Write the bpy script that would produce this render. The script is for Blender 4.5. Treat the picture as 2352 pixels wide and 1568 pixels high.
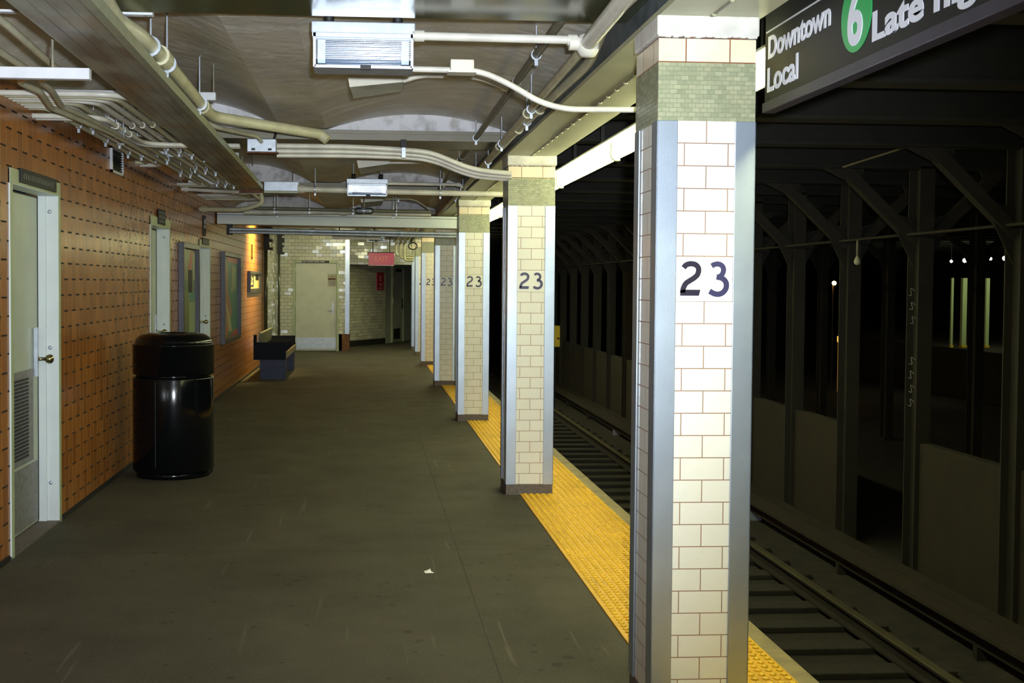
import bpy, bmesh, math, random
from mathutils import Vector, Matrix
random.seed(23)
for o in list(bpy.data.objects): bpy.data.objects.remove(o)
sc = bpy.context.scene
C = sc.collection

# ------------------------------------------------------------ camera
W, H = 2352, 1568
FL, PCX, PCY, EYE = 2751.0, 1037.0, 743.0, 1.52
yaw = math.atan((PCX - 843) / FL); pitch = math.atan((PCY - 650.5) / FL); roll = 0.0068
Fv = Vector((math.sin(yaw)*math.cos(pitch), math.cos(yaw)*math.cos(pitch), -math.sin(pitch)))
R0 = Vector((math.cos(yaw), -math.sin(yaw), 0)); U0 = R0.cross(Fv)
Rv = math.cos(roll)*R0 + math.sin(roll)*U0; Uv = -math.sin(roll)*R0 + math.cos(roll)*U0
cam = bpy.data.cameras.new('camera'); co = bpy.data.objects.new('camera', cam); C.objects.link(co)
m = Matrix((( Rv.x, Uv.x, -Fv.x, 0), (Rv.y, Uv.y, -Fv.y, 0), (Rv.z, Uv.z, -Fv.z, EYE), (0, 0, 0, 1)))
co.matrix_world = m
cam.sensor_width = 36; cam.lens = FL/W*36
cam.shift_x = (W/2 - PCX)/W; cam.shift_y = (PCY - H/2)/W
cam.clip_start = 0.05; cam.clip_end = 200
sc.camera = co

def on(px, py, X=None, Y=None, Z=None):
    """world point where the sight line of a measured pixel meets a known real plane"""
    d = Fv + Rv*((px-PCX)/FL) - Uv*((py-PCY)/FL)
    t = X/d.x if X is not None else (Y/d.y if Y is not None else (Z-EYE)/d.z)
    return Vector((0, 0, EYE)) + d*t

# ------------------------------------------------------------ world, exposure, flash
sc.view_settings.view_transform = 'Standard'; sc.view_settings.look = 'None'
sc.view_settings.exposure = 0.0; sc.view_settings.gamma = 1.0
sc.view_settings.use_curve_mapping = False
w = bpy.data.worlds.new('tunnel_air'); sc.world = w; w.use_nodes = True
w.node_tree.nodes['Background'].inputs[0].default_value = (0.35, 0.40, 0.30, 1)
w.node_tree.nodes['Background'].inputs[1].default_value = 0.004
TUBE_STRENGTH = 26.0
fl = bpy.data.lights.new('camera_flash', 'SPOT'); fo = bpy.data.objects.new('camera_flash', fl); C.objects.link(fo)
fo.location = (0.07, -0.02, 1.60); fl.energy = 1500; fl.color = (0.86, 0.93, 1.0); fl.shadow_soft_size = 0.03
fl.spot_size = math.radians(76); fl.spot_blend = 0.9
fd = Vector((-0.9, 8.0, 1.3)); fo.rotation_euler = fd.to_track_quat('-Z', 'Y').to_euler()

# ------------------------------------------------------------ material helpers
class NG:
    def __init__(s, name):
        s.m = bpy.data.materials.new(name); s.m.use_nodes = True
        s.t = s.m.node_tree; s.b = s.t.nodes['Principled BSDF']
    def n(s, typ, **kw):
        nd = s.t.nodes.new(typ)
        for k, v in kw.items(): setattr(nd, k, v)
        return nd
    def l(s, a, b): s.t.links.new(a, b)
    def put(s, sock, v):
        if isinstance(v, (int, float)): sock.default_value = v
        elif isinstance(v, tuple): sock.default_value = (v[0], v[1], v[2], 1) if len(sock.default_value) == 4 else v
        else: s.l(v, sock)
    def m_(s, op, a, b=0.0, c=0.0):
        nd = s.n('ShaderNodeMath', operation=op)
        s.put(nd.inputs[0], a); s.put(nd.inputs[1], b); s.put(nd.inputs[2], c)
        return nd.outputs[0]
    def mix(s, fac, a, b, blend='MIX'):
        nd = s.n('ShaderNodeMix', data_type='RGBA', blend_type=blend)
        s.put(nd.inputs[0], fac); s.put(nd.inputs[6], a); s.put(nd.inputs[7], b)
        return nd.outputs[2]
    def noise(s, scale, detail=4, vec=None, rough=0.55):
        nd = s.n('ShaderNodeTexNoise'); nd.inputs['Scale'].default_value = scale
        nd.inputs['Detail'].default_value = detail; nd.inputs['Roughness'].default_value = rough
        if vec is not None: s.l(vec, nd.inputs['Vector'])
        return nd.outputs['Fac']
    def ramp(s, fac, a, b):
        nd = s.n('ShaderNodeMapRange'); s.put(nd.inputs[0], fac)
        nd.inputs[1].default_value = a; nd.inputs[2].default_value = b
        return nd.outputs[0]
    def obj(s): return s.n('ShaderNodeTexCoord').outputs['Object']
    def xyz(s, v):
        nd = s.n('ShaderNodeSeparateXYZ'); s.l(v, nd.inputs[0]); return nd.outputs
    def comb(s, x, y, z):
        nd = s.n('ShaderNodeCombineXYZ')
        for i, v in enumerate((x, y, z)): s.put(nd.inputs[i], v)
        return nd.outputs[0]
    def bump(s, h, strength=0.3, dist=0.01, normal=None):
        nd = s.n('ShaderNodeBump'); nd.inputs['Strength'].default_value = strength
        nd.inputs['Distance'].default_value = dist; s.l(h, nd.inputs['Height'])
        if normal is not None: s.l(normal, nd.inputs['Normal'])
        return nd.outputs[0]
    def fin(s, color=None, rough=None, metal=None, normal=None, spec=None, emis=None, es=None, coat=None):
        b = s.b.inputs
        if color is not None: s.put(b['Base Color'], color)
        if rough is not None: s.put(b['Roughness'], rough)
        if metal is not None: s.put(b['Metallic'], metal)
        if normal is not None: s.l(normal, b['Normal'])
        if spec is not None: s.put(b['Specular IOR Level'], spec)
        if emis is not None: s.put(b['Emission Color'], emis); s.put(b['Emission Strength'], es)
        if coat is not None: s.put(b['Coat Weight'], coat)
        return s.m

def simple(name, col, rough=0.5, metal=0.0, var=0.25, scale=12, col2=None, bump=0.1, bscale=60, spec=0.5, thr=(0.3, 0.7)):
    """painted or plain material, mottled between two tones, with a fine surface grain"""
    g = NG(name); o = g.obj()
    c2 = col2 or tuple(c*(1-var) for c in col)
    f = g.ramp(g.noise(scale, 5, o), *thr)
    c = g.mix(f, col, c2)
    nm = g.bump(g.noise(bscale, 3, o), bump, 0.004) if bump else None
    return g.fin(c, rough, metal, nm, spec)

def emit(name, col, s):
    g = NG(name); return g.fin((0.9, 0.9, 0.85), 0.4, 0.0, emis=col, es=s)

def tile(name, c1, c2, grout, w, h, joint, rough=0.12, axis='auto', vertical=False, half=0.0, tilt=0.02, dirt=None, short_joint_shade=None, zoff=0.0, dirtamt=0.4, spec=0.5, speck=0.15):
    """glazed tiles in running bond; every tile keeps its own tone and a slight tilt"""
    g = NG(name); o = g.obj(); X, Y, Z = g.xyz(o)
    if axis == 'auto':
        nx = g.xyz(g.n('ShaderNodeNewGeometry').outputs['True Normal'])[0]
        f = g.m_('GREATER_THAN', g.m_('ABSOLUTE', nx), 0.6)
        U = g.m_('ADD', g.m_('MULTIPLY', f, Y), g.m_('MULTIPLY', g.m_('SUBTRACT', 1.0, f), X))
    else: U = {'x': X, 'y': Y}[axis]
    Z = g.m_('SUBTRACT', Z, zoff)
    if vertical: A, B = Z, U        # A along tile length, B across
    else: A, B = U, Z
    r = g.m_('DIVIDE', B, h); row = g.m_('FLOOR', r); fr = g.m_('FRACT', r)
    a = g.m_('ADD', g.m_('DIVIDE', A, w), g.m_('ADD', half, g.m_('MULTIPLY', g.m_('FLOORED_MODULO', row, 2.0), 0.5)))
    col = g.m_('FLOOR', a); fa = g.m_('FRACT', a)
    jl = g.m_('LESS_THAN', fr, joint/h); js = g.m_('LESS_THAN', fa, (joint*(2.5 if short_joint_shade else 1))/w)
    wn = g.n('ShaderNodeTexWhiteNoise', noise_dimensions='3D'); g.l(g.comb(row, col, 0.37), wn.inputs['Vector'])
    c = g.mix(wn.outputs['Value'], c1, c2)
    if dirt is not None:
        c = g.mix(g.m_('MULTIPLY', g.ramp(g.noise(1.3, 6, o), 0.45, 0.75), dirtamt), c, dirt)
    c = g.mix(g.m_('MULTIPLY', g.ramp(g.noise(55, 3, o), 0.45, 0.75), speck), c, (0.02, 0.015, 0.01))
    c = g.mix(jl, c, grout); c = g.mix(js, c, short_joint_shade or grout)
    J = g.m_('MAXIMUM', jl, js)
    ro = g.m_('ADD', rough, g.m_('MULTIPLY', J, 0.6))
    # tilt
    sub = g.n('ShaderNodeVectorMath', operation='SUBTRACT'); g.l(wn.outputs['Color'], sub.inputs[0]); sub.inputs[1].default_value = (.5, .5, .5)
    sca = g.n('ShaderNodeVectorMath', operation='SCALE'); g.l(sub.outputs[0], sca.inputs[0]); sca.inputs['Scale'].default_value = tilt
    add = g.n('ShaderNodeVectorMath', operation='ADD'); g.l(sca.outputs[0], add.inputs[0]); g.l(g.n('ShaderNodeNewGeometry').outputs['Normal'], add.inputs[1])
    nrm = g.n('ShaderNodeVectorMath', operation='NORMALIZE'); g.l(add.outputs[0], nrm.inputs[0])
    hh = g.m_('ADD', g.m_('MULTIPLY', J, -1.0), g.m_('MULTIPLY', g.noise(25, 2, o), 0.25))
    return g.fin(c, ro, 0.0, g.bump(hh, 0.5, 0.002, nrm.outputs[0]), spec)

M = {}
M['brown'] = tile('glazed_orange_brown_tile', (0.37, 0.145, 0.034), (0.27, 0.096, 0.022), (0.36, 0.25, 0.11), 0.2032, 0.1016, 0.004, 0.24, 'y', True, tilt=0.010, dirt=(0.19, 0.10, 0.025), short_joint_shade=(0.014, 0.006, 0.003), spec=0.32)  # short joints widened and blackened as the shadow of tile edges
M['white_tile'] = tile('cream_white_pillar_tile', (0.78, 0.77, 0.70), (0.75, 0.735, 0.66), (0.28, 0.17, 0.11), 0.1524, 0.0772, 0.0034, 0.16, 'auto', half=0.5, tilt=0.006, dirt=(0.66, 0.58, 0.40), zoff=0.073, dirtamt=0.3, speck=0.02)
M['wall_tile'] = tile('glazed_white_wall_tile', (0.66, 0.655, 0.53), (0.50, 0.50, 0.39), (0.05, 0.045, 0.03), 0.1524, 0.0772, 0.005, 0.13, 'auto', tilt=0.11, dirt=(0.30, 0.28, 0.16), speck=0.05)
M['rust_tile'] = tile('rust_stained_cream_tile', (0.78, 0.72, 0.58), (0.74, 0.64, 0.46), (0.20, 0.07, 0.02), 0.1524, 0.081, 0.004, 0.25, 'auto', half=0.5, tilt=0.01, dirt=(0.55, 0.27, 0.07), zoff=2.277, dirtamt=0.75, speck=0.0)
M['mosaic'] = tile('green_mosaic_tile', (0.25, 0.28, 0.17), (0.37, 0.38, 0.24), (0.20, 0.21, 0.14), 0.026, 0.0155, 0.0018, 0.25, 'auto', tilt=0.05, dirt=(0.33, 0.20, 0.08), dirtamt=0.3)
M['steel'] = simple('brushed_stainless_steel', (0.44, 0.51, 0.60), 0.36, 0.8, 0.15, 5, bump=0.05, bscale=200)
M['concrete_floor'] = None
def floor_mat():
    g = NG('worn_concrete_floor'); o = g.obj(); X, Y, Z = g.xyz(o)
    c = g.mix(g.ramp(g.noise(1.1, 7, o, 0.6), 0.35, 0.68), (0.074, 0.066, 0.047), (0.047, 0.042, 0.030))
    c = g.mix(g.m_('MULTIPLY', g.ramp(g.noise(0.45, 4, o), 0.5, 0.62), 0.35), c, (0.070, 0.061, 0.043))
    c = g.mix(g.m_('MULTIPLY', g.ramp(g.noise(70, 3, o), 0.45, 0.75), 0.5), c, (0.105, 0.094, 0.072))
    v = g.n('ShaderNodeTexVoronoi'); v.inputs['Scale'].default_value = 9; g.l(o, v.inputs['Vector'])
    spot = g.m_('LESS_THAN', v.outputs['Distance'], g.m_('MULTIPLY', g.m_('POWER', g.noise(3, 2, o), 3.0), 0.75))
    c = g.mix(g.m_('MULTIPLY', spot, 0.55), c, (0.025, 0.02, 0.018))
    # long scratches and tooled joints
    wv = g.comb(g.m_('MULTIPLY', X, 9.0), g.m_('ADD', g.m_('MULTIPLY', Y, 0.35), g.m_('MULTIPLY', X, 2.0)), 0.0)
    c = g.mix(g.m_('MULTIPLY', g.ramp(g.noise(2.2, 3, wv), 0.66, 0.72), 0.3), c, (0.20, 0.17, 0.13))
    jy = g.m_('LESS_THAN', g.m_('ABSOLUTE', g.m_('SUBTRACT', g.m_('FRACT', g.m_('DIVIDE', g.m_('ADD', Y, 0.85), 3.05)), 0.5)), 0.0016)
    jx = g.m_('LESS_THAN', g.m_('ABSOLUTE', g.m_('SUBTRACT', X, 0.52)), 0.004)
    J = g.m_('MAXIMUM', jx, jy)
    c = g.mix(g.m_('MULTIPLY', J, 0.7), c, (0.03, 0.025, 0.02))
    h = g.m_('SUBTRACT', g.m_('ADD', g.noise(120, 3, o), g.m_('MULTIPLY', g.noise(6, 3, o), 1.5)), J)
    return g.fin(c, g.m_('ADD', 0.6, g.m_('MULTIPLY', g.noise(3, 4, o), 0.3)), 0.0, g.bump(h, 0.25, 0.004), 0.25)
M['floor'] = floor_mat()
def ceil_mat():
    g = NG('scuffed_painted_plaster_vault'); o = g.obj(); X, Y, Z = g.xyz(o)
    c = g.mix(g.ramp(g.noise(1.6, 6, o), 0.35, 0.65), (0.66, 0.63, 0.54), (0.52, 0.50, 0.43))
    c = g.mix(g.m_('MULTIPLY', g.ramp(g.noise(0.9, 4, o), 0.5, 0.7), 0.5), c, (0.60, 0.56, 0.36))
    st = g.comb(g.m_('MULTIPLY', X, 0.9), g.m_('ADD', g.m_('MULTIPLY', Y, 2.6), g.m_('MULTIPLY', X, 1.2)), 0.0)
    c = g.mix(g.m_('MULTIPLY', g.m_('MULTIPLY', g.ramp(g.noise(2.4, 9, st, 0.75), 0.50, 0.60), g.ramp(g.noise(1.1, 3, o), 0.42, 0.62)), 0.75), c, (0.86, 0.86, 0.84))
    c = g.mix(g.m_('MULTIPLY', g.ramp(g.noise(5.0, 8, o, 0.75), 0.54, 0.63), 0.6), c, (0.84, 0.83, 0.80))
    c = g.mix(g.m_('MULTIPLY', g.ramp(g.noise(1.2, 8, o, 0.7), 0.51, 0.60), 0.45), c, (0.38, 0.36, 0.28))
    return g.fin(c, 0.42, 0.0, g.bump(g.noise(9, 5, o), 0.35, 0.02))
M['ceiling'] = ceil_mat()
M['lunette'] = simple('peeling_white_plaster', (0.80, 0.80, 0.84), 0.7, 0, 0.4, 9, col2=(0.46, 0.44, 0.43), bump=0.5, bscale=25, thr=(0.48, 0.7))
M['beam'] = simple('glossy_green_paint_and_shade', (0.060, 0.066, 0.030), 0.18, 0, 0.3, 3, bump=0.04, bscale=8, spec=0.6)  # green darkened for grazing flash on near beams; posts use it as paint
M['beam_dull'] = simple('dull_olive_beam_paint', (0.23, 0.21, 0.14), 0.4, 0, 0.3, 3, bump=0.2, bscale=14)
M['girder'] = simple('cream_girder_paint', (0.50, 0.51, 0.33), 0.42, 0, 0.2, 4, bump=0.2, bscale=15)
M['girder_web'] = simple('weathered_blue_grey_paint', (0.12, 0.14, 0.15), 0.5, 0, 0.5, 7, bump=0.4, bscale=25)
M['rust'] = simple('rusty_steel', (0.20, 0.075, 0.03), 0.7, 0.1, 0.7, 14, bump=0.5, bscale=60)
M['plaster'] = simple('rough_white_plaster_cap', (0.70, 0.68, 0.62), 0.75, 0, 0.25, 14, bump=0.6, bscale=50)
M['plinth'] = simple('grey_brown_stone_plinth', (0.17, 0.135, 0.115), 0.7, 0, 0.5, 60, bump=0.4, bscale=90)
M['pipe'] = simple('cream_painted_conduit', (0.74, 0.72, 0.63), 0.35, 0, 0.3, 6, bump=0.1, bscale=40)
M['pipe_yel'] = simple('yellowed_cream_pipe_paint', (0.60, 0.58, 0.39), 0.4, 0, 0.3, 6, bump=0.1, bscale=40)
M['pipe_dark'] = simple('grimy_grey_olive_pipe', (0.20, 0.19, 0.135), 0.5, 0, 0.35, 9, bump=0.15, bscale=40)
M['galv'] = simple('galvanised_metal', (0.50, 0.55, 0.62), 0.38, 0.5, 0.25, 18, bump=0.06, bscale=60)
M['strut'] = simple('pale_painted_strut', (0.60, 0.62, 0.66), 0.5, 0, 0.15, 10, bump=0.05)
M['cream_box'] = simple('cream_enclosure_paint', (0.66, 0.64, 0.54), 0.4, 0, 0.1, 6, bump=0.05)
M['tray'] = None
def tray_mat():
    g = NG('patchy_tarnished_tray_metal'); o = g.obj(); X, Y, Z = g.xyz(o)
    sv = g.comb(g.m_('MULTIPLY', X, 3.0), g.m_('MULTIPLY', Y, 0.9), Z)
    c = g.mix(g.ramp(g.noise(2.0, 5, sv), 0.42, 0.6), (0.19, 0.165, 0.125), (0.32, 0.34, 0.27))
    c = g.mix(g.m_('MULTIPLY', g.ramp(g.noise(1.1, 3, o), 0.55, 0.62), 0.5), c, (0.30, 0.18, 0.06))
    return g.fin(c, 0.36, 0.25, g.bump(g.noise(6, 4, o), 0.15, 0.01))
M['tray'] = tray_mat()
M['tray_lip'] = simple('greenish_tray_rail', (0.34, 0.36, 0.25), 0.42, 0.15, 0.25, 8)
M['black'] = simple('gloss_black_plastic', (0.003, 0.0036, 0.0045), 0.15, 0, 0.2, 8, bump=0.02, bscale=120, spec=0.35)
M['dark'] = simple('matt_black', (0.012, 0.012, 0.011), 0.6, 0, 0.3, 20)
M['door'] = simple('pale_grey_green_door_paint', (0.42, 0.47, 0.36), 0.4, 0, 0.12, 5, bump=0.05)
M['door_far'] = simple('pale_grey_door_paint', (0.55, 0.56, 0.46), 0.4, 0, 0.15, 5, bump=0.05)
M['jamb'] = simple('off_white_frame_paint', (0.66, 0.72, 0.72), 0.42, 0, 0.08, 5, bump=0.05)
M['frame_green'] = simple('pale_green_frame_edge_paint', (0.40, 0.46, 0.28), 0.45, 0, 0.15, 6)
M['louver'] = simple('dusty_grey_louver', (0.26, 0.25, 0.24), 0.5, 0.3, 0.4, 30)
M['brass'] = simple('worn_brass', (0.42, 0.36, 0.20), 0.25, 1.0, 0.2, 30)
M['sign_black'] = simple('sign_black_enamel', (0.012, 0.011, 0.014), 0.5, 0, 0.15, 6, bump=0.0, spec=0.25)
M['sign_frame'] = simple('grimy_purple_grey_sign_channel', (0.05, 0.044, 0.07), 0.5, 0.1, 0.3, 8)
M['white_ink'] = simple('white_lettering', (0.80, 0.82, 0.95), 0.5, 0, 0.02, 6, bump=0.0)
M['green'] = simple('route_green', (0.008, 0.42, 0.10), 0.4, 0, 0.08, 6, bump=0.0)
M['dim_ink'] = simple('faded_sign_lettering', (0.16, 0.18, 0.14), 0.5, 0, 0.1, 6, bump=0.0)
M['navy'] = simple('navy_black_digit_glaze', (0.018, 0.014, 0.035), 0.3, 0, 0.2, 10, bump=0.0)
M['navy2'] = simple('faded_navy_digit_glaze', (0.040, 0.036, 0.105), 0.3, 0, 0.15, 10, bump=0.0)
M['plate'] = simple('cream_white_number_panel', (0.77, 0.76, 0.68), 0.18, 0, 0.08, 8, bump=0.02)
M['yellow'] = simple('worn_yellow_tactile_rubber', (0.74, 0.40, 0.012), 0.55, 0, 0.5, 2.2, col2=(0.30, 0.145, 0.012), bump=0.2, thr=(0.5, 0.8))
M['yellow_dome'] = simple('bright_yellow_dome', (0.88, 0.54, 0.025), 0.5, 0, 0.3, 3, bump=0.0)
M['edge'] = simple('yellowed_concrete_edge', (0.33, 0.26, 0.13), 0.7, 0, 0.45, 7, bump=0.3)
M['bench_navy'] = simple('navy_black_bench_paint', (0.007, 0.009, 0.016), 0.55, 0, 0.3, 20, spec=0.12)
M['bench_leg'] = simple('scuffed_blue_grey_bench_paint', (0.045, 0.055, 0.12), 0.5, 0, 0.4, 18, spec=0.3)
M['bench_back'] = simple('worn_grey_green_bench_back', (0.12, 0.14, 0.11), 0.45, 0, 0.3, 9)
M['wood'] = simple('worn_wood_edge', (0.26, 0.21, 0.14), 0.5, 0, 0.3, 12)
M['red'] = simple('red_exit_sign_face', (0.50, 0.025, 0.055), 0.3, 0, 0.15, 8, bump=0.0)
M['red_ink'] = simple('pale_red_lettering', (0.80, 0.22, 0.16), 0.4, 0, 0.1, 8, bump=0.0)
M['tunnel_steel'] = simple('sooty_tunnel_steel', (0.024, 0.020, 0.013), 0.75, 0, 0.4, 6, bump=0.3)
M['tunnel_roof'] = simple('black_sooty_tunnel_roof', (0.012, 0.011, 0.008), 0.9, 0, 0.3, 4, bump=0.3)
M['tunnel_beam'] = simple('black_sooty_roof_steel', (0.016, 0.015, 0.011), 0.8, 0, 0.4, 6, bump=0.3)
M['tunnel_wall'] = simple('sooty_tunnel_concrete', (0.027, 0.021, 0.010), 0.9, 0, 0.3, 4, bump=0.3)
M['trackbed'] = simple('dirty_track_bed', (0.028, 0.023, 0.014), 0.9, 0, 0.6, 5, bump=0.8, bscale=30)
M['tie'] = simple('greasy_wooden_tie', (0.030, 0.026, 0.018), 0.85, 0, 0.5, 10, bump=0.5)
M['rail'] = simple('rusty_rail_side', (0.022, 0.016, 0.010), 0.7, 0.1, 0.4, 20)
M['rail_head'] = simple('polished_rail_head', (0.50, 0.47, 0.30), 0.35, 0.9, 0.2, 8)
M['cover'] = simple('third_rail_cover_board', (0.030, 0.022, 0.012), 0.8, 0, 0.4, 9)
M['far_white'] = simple('far_platform_column_paint', (0.50, 0.60, 0.30), 0.5, 0, 0.1, 8)
M['tube'] = emit('glowing_fluorescent_tube', (0.98, 1.0, 0.56), TUBE_STRENGTH)
M['reflector'] = simple('white_fixture_reflector', (0.80, 0.76, 0.60), 0.4, 0, 0.1, 8, bump=0.0)
M['lamp_warm'] = emit('glowing_orange_signal_lamp', (1.0, 0.42, 0.10), 60)
M['lamp_white'] = emit('glowing_far_platform_lamp', (1.0, 0.86, 0.62), 22)
M['sodium'] = emit('glowing_yellow_downlight', (1.0, 0.55, 0.10), 30)
M['sign_yel'] = simple('yellow_warning_sign', (0.72, 0.52, 0.04), 0.5, 0, 0.1, 5, bump=0.0)
M['paper'] = simple('white_paper_scrap', (0.85, 0.85, 0.82), 0.8, 0, 0.05, 30, bump=0.0)
def lens_mat():
    """thin clear ribbed plastic: mostly see-through with a fresnel gloss"""
    g = NG('clear_ribbed_lamp_lens'); o = g.obj(); Z = g.xyz(o)[2]
    gl = g.n('ShaderNodeBsdfGlossy'); gl.inputs['Roughness'].default_value = 0.12; gl.inputs['Color'].default_value = (.9, .95, 1, 1)
    g.l(g.bump(g.m_('SINE', g.m_('MULTIPLY', Z, 900.0)), 0.6, 0.0002), gl.inputs['Normal'])
    tr = g.n('ShaderNodeBsdfTransparent'); tr.inputs['Color'].default_value = (.86, .9, .95, 1)
    fr = g.n('ShaderNodeFresnel'); fr.inputs['IOR'].default_value = 1.5
    mx = g.n('ShaderNodeMixShader'); g.l(g.m_('ADD', fr.outputs[0], 0.05), mx.inputs[0]); g.l(tr.outputs[0], mx.inputs[1]); g.l(gl.outputs[0], mx.inputs[2])
    out = [n for n in g.t.nodes if n.type == 'OUTPUT_MATERIAL'][0]; g.l(mx.outputs[0], out.inputs[0])
    return g.m
def ribbed_mat():
    g = NG('ribbed_lamp_reflector'); o = g.obj(); Z = g.xyz(o)[2]
    return g.fin((0.20, 0.24, 0.31), 0.12, 0.0, g.bump(g.m_('SINE', g.m_('MULTIPLY', Z, 500.0)), 0.9, 0.0006), 0.2)
M['ribbed'] = ribbed_mat()
M['lens'] = lens_mat()
M['art_green'] = simple('poster_olive_green', (0.16, 0.20, 0.035), 0.35, 0, 0.4, 6, bump=0.0)
M['art_deep'] = simple('poster_deep_green', (0.03, 0.12, 0.02), 0.35, 0, 0.3, 6, bump=0.0)
M['art_teal'] = simple('poster_teal', (0.035, 0.22, 0.14), 0.35, 0, 0.2, 6, bump=0.0)
M['art_pale'] = simple('poster_pale_green', (0.30, 0.40, 0.18), 0.35, 0, 0.2, 6, bump=0.0)
M['art_orange'] = simple('poster_orange', (0.46, 0.17, 0.04), 0.35, 0, 0.4, 4, bump=0.0)
M['art_red'] = simple('poster_red', (0.50, 0.05, 0.03), 0.35, 0, 0.2, 6, bump=0.0)
M['art_cream'] = simple('poster_cream', (0.55, 0.50, 0.25), 0.35, 0, 0.2, 6, bump=0.0)
M['notice'] = simple('tan_paper_notice', (0.40, 0.34, 0.22), 0.6, 0, 0.2, 30, bump=0.0)
M['pframe'] = simple('dark_slate_poster_frame', (0.035, 0.037, 0.045), 0.35, 0.2, 0.2, 6)

# ------------------------------------------------------------ geometry helpers
class MB:
    def __init__(s): s.v = []; s.f = []; s.mi = []; s.sm = []
    def add(s, verts, faces, mi=0, smooth=False):
        k = len(s.v); s.v += [tuple(v) for v in verts]
        for f in faces: s.f.append([i+k for i in f]); s.mi.append(mi); s.sm.append(smooth)
        return s
    def box(s, x0, x1, y0, y1, z0, z1, mi=0, bev=0.0):
        if x0 > x1: x0, x1 = x1, x0
        if y0 > y1: y0, y1 = y1, y0
        if z0 > z1: z0, z1 = z1, z0
        if bev <= 0:
            v = [(x, y, z) for x in (x0, x1) for y in (y0, y1) for z in (z0, z1)]
            return s.add(v, [(0,1,3,2),(4,6,7,5),(0,4,5,1),(2,3,7,6),(0,2,6,4),(1,5,7,3)], mi)
        bm = bmesh.new(); bmesh.ops.create_cube(bm, size=1)
        for v in bm.verts: v.co = Vector(((x0+x1)/2+v.co.x*(x1-x0), (y0+y1)/2+v.co.y*(y1-y0), (z0+z1)/2+v.co.z*(z1-z0)))
        bmesh.ops.bevel(bm, geom=list(bm.edges), offset=bev, segments=2, profile=0.5, affect='EDGES')
        bm.verts.index_update()
        s.add([v.co.copy() for v in bm.verts], [[v.index for v in f.verts] for f in bm.faces], mi); bm.free()
        return s
    def prism(s, poly, axis, a, b, mi=0):
        """extrude a 2-D polygon along axis from a to b; poly in the other two axes in order"""
        n = len(poly)
        def P(p, t):
            return (t, p[0], p[1]) if axis == 'x' else ((p[0], t, p[1]) if axis == 'y' else (p[0], p[1], t))
        v = [P(p, a) for p in poly]+[P(p, b) for p in poly]
        f = [list(range(n)), list(range(2*n-1, n-1, -1))]
        f += [(i, i+n, (i+1) % n+n, (i+1) % n) for i in range(n)]
        return s.add(v, f, mi)
    def lathe(s, prof, c, seg=32, mi=0, axis='z', smooth=True, caps=True):
        v = []; f = []; n = len(prof)
        for k in range(seg):
            t = 2*math.pi*k/seg
            for r, h in prof:
                a, b = r*math.cos(t), r*math.sin(t)
                q = (a, b, h) if axis == 'z' else ((h, a, b) if axis == 'x' else (a, h, b))
                v.append((c[0]+q[0], c[1]+q[1], c[2]+q[2]))
        for k in range(seg):
            k2 = (k+1) % seg
            for i in range(n-1): f.append((k*n+i, k2*n+i, k2*n+i+1, k*n+i+1))
        if caps:
            f.append([k*n for k in range(seg)][::-1]); f.append([k*n+n-1 for k in range(seg)])
        k0 = len(s.v); s.add(v, f, mi, smooth)
        if caps: s.sm[-1] = s.sm[-2] = False
        return s
    def tube(s, pts, r, seg=12, mi=0, fillet=0.0, smooth=True):
        pts = [Vector(p) for p in pts]
        if fillet > 0 and len(pts) > 2:
            out = [pts[0]]
            for i in range(1, len(pts)-1):
                a = pts[i-1]-pts[i]; b = pts[i+1]-pts[i]
                d = min(fillet, a.length*0.48, b.length*0.48)
                p0 = pts[i]+a.normalized()*d; p2 = pts[i]+b.normalized()*d
                for k in range(7):
                    t = k/6; out.append(p0*(1-t)**2+pts[i]*2*t*(1-t)+p2*t*t)
            out.append(pts[-1]); pts = out
        up = None; rings = []
        for i, p in enumerate(pts):
            if i == 0: d = pts[1]-pts[0]
            elif i == len(pts)-1: d = pts[-1]-pts[-2]
            else: d = (pts[i+1]-p).normalized()+(p-pts[i-1]).normalized()
            d.normalize()
            if up is None:
                up = d.cross(Vector((0, 0, 1)))
                if up.length < 0.01: up = d.cross(Vector((1, 0, 0)))
            up = (up-d*up.dot(d)).normalized(); sd = d.cross(up)
            rings.append([p+(up*math.cos(2*math.pi*k/seg)+sd*math.sin(2*math.pi*k/seg))*r for k in range(seg)])
        v = [q for ring in rings for q in ring]; f = []
        for i in range(len(rings)-1):
            for k in range(seg):
                k2 = (k+1) % seg; f.append((i*seg+k, i*seg+k2, (i+1)*seg+k2, (i+1)*seg+k))
        s.add(v, f, mi, smooth)
        s.add(rings[0], [list(range(seg))[::-1]], mi); s.add(rings[-1], [list(range(seg))], mi)
        return s
    def ring(s, c, axis, R, r, seg=16, mi=0):
        """a short clamp sleeve around a pipe"""
        c = Vector(c); a = Vector(axis).normalized()
        return s.tube([c-a*r, c+a*r], R, seg, mi)

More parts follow.
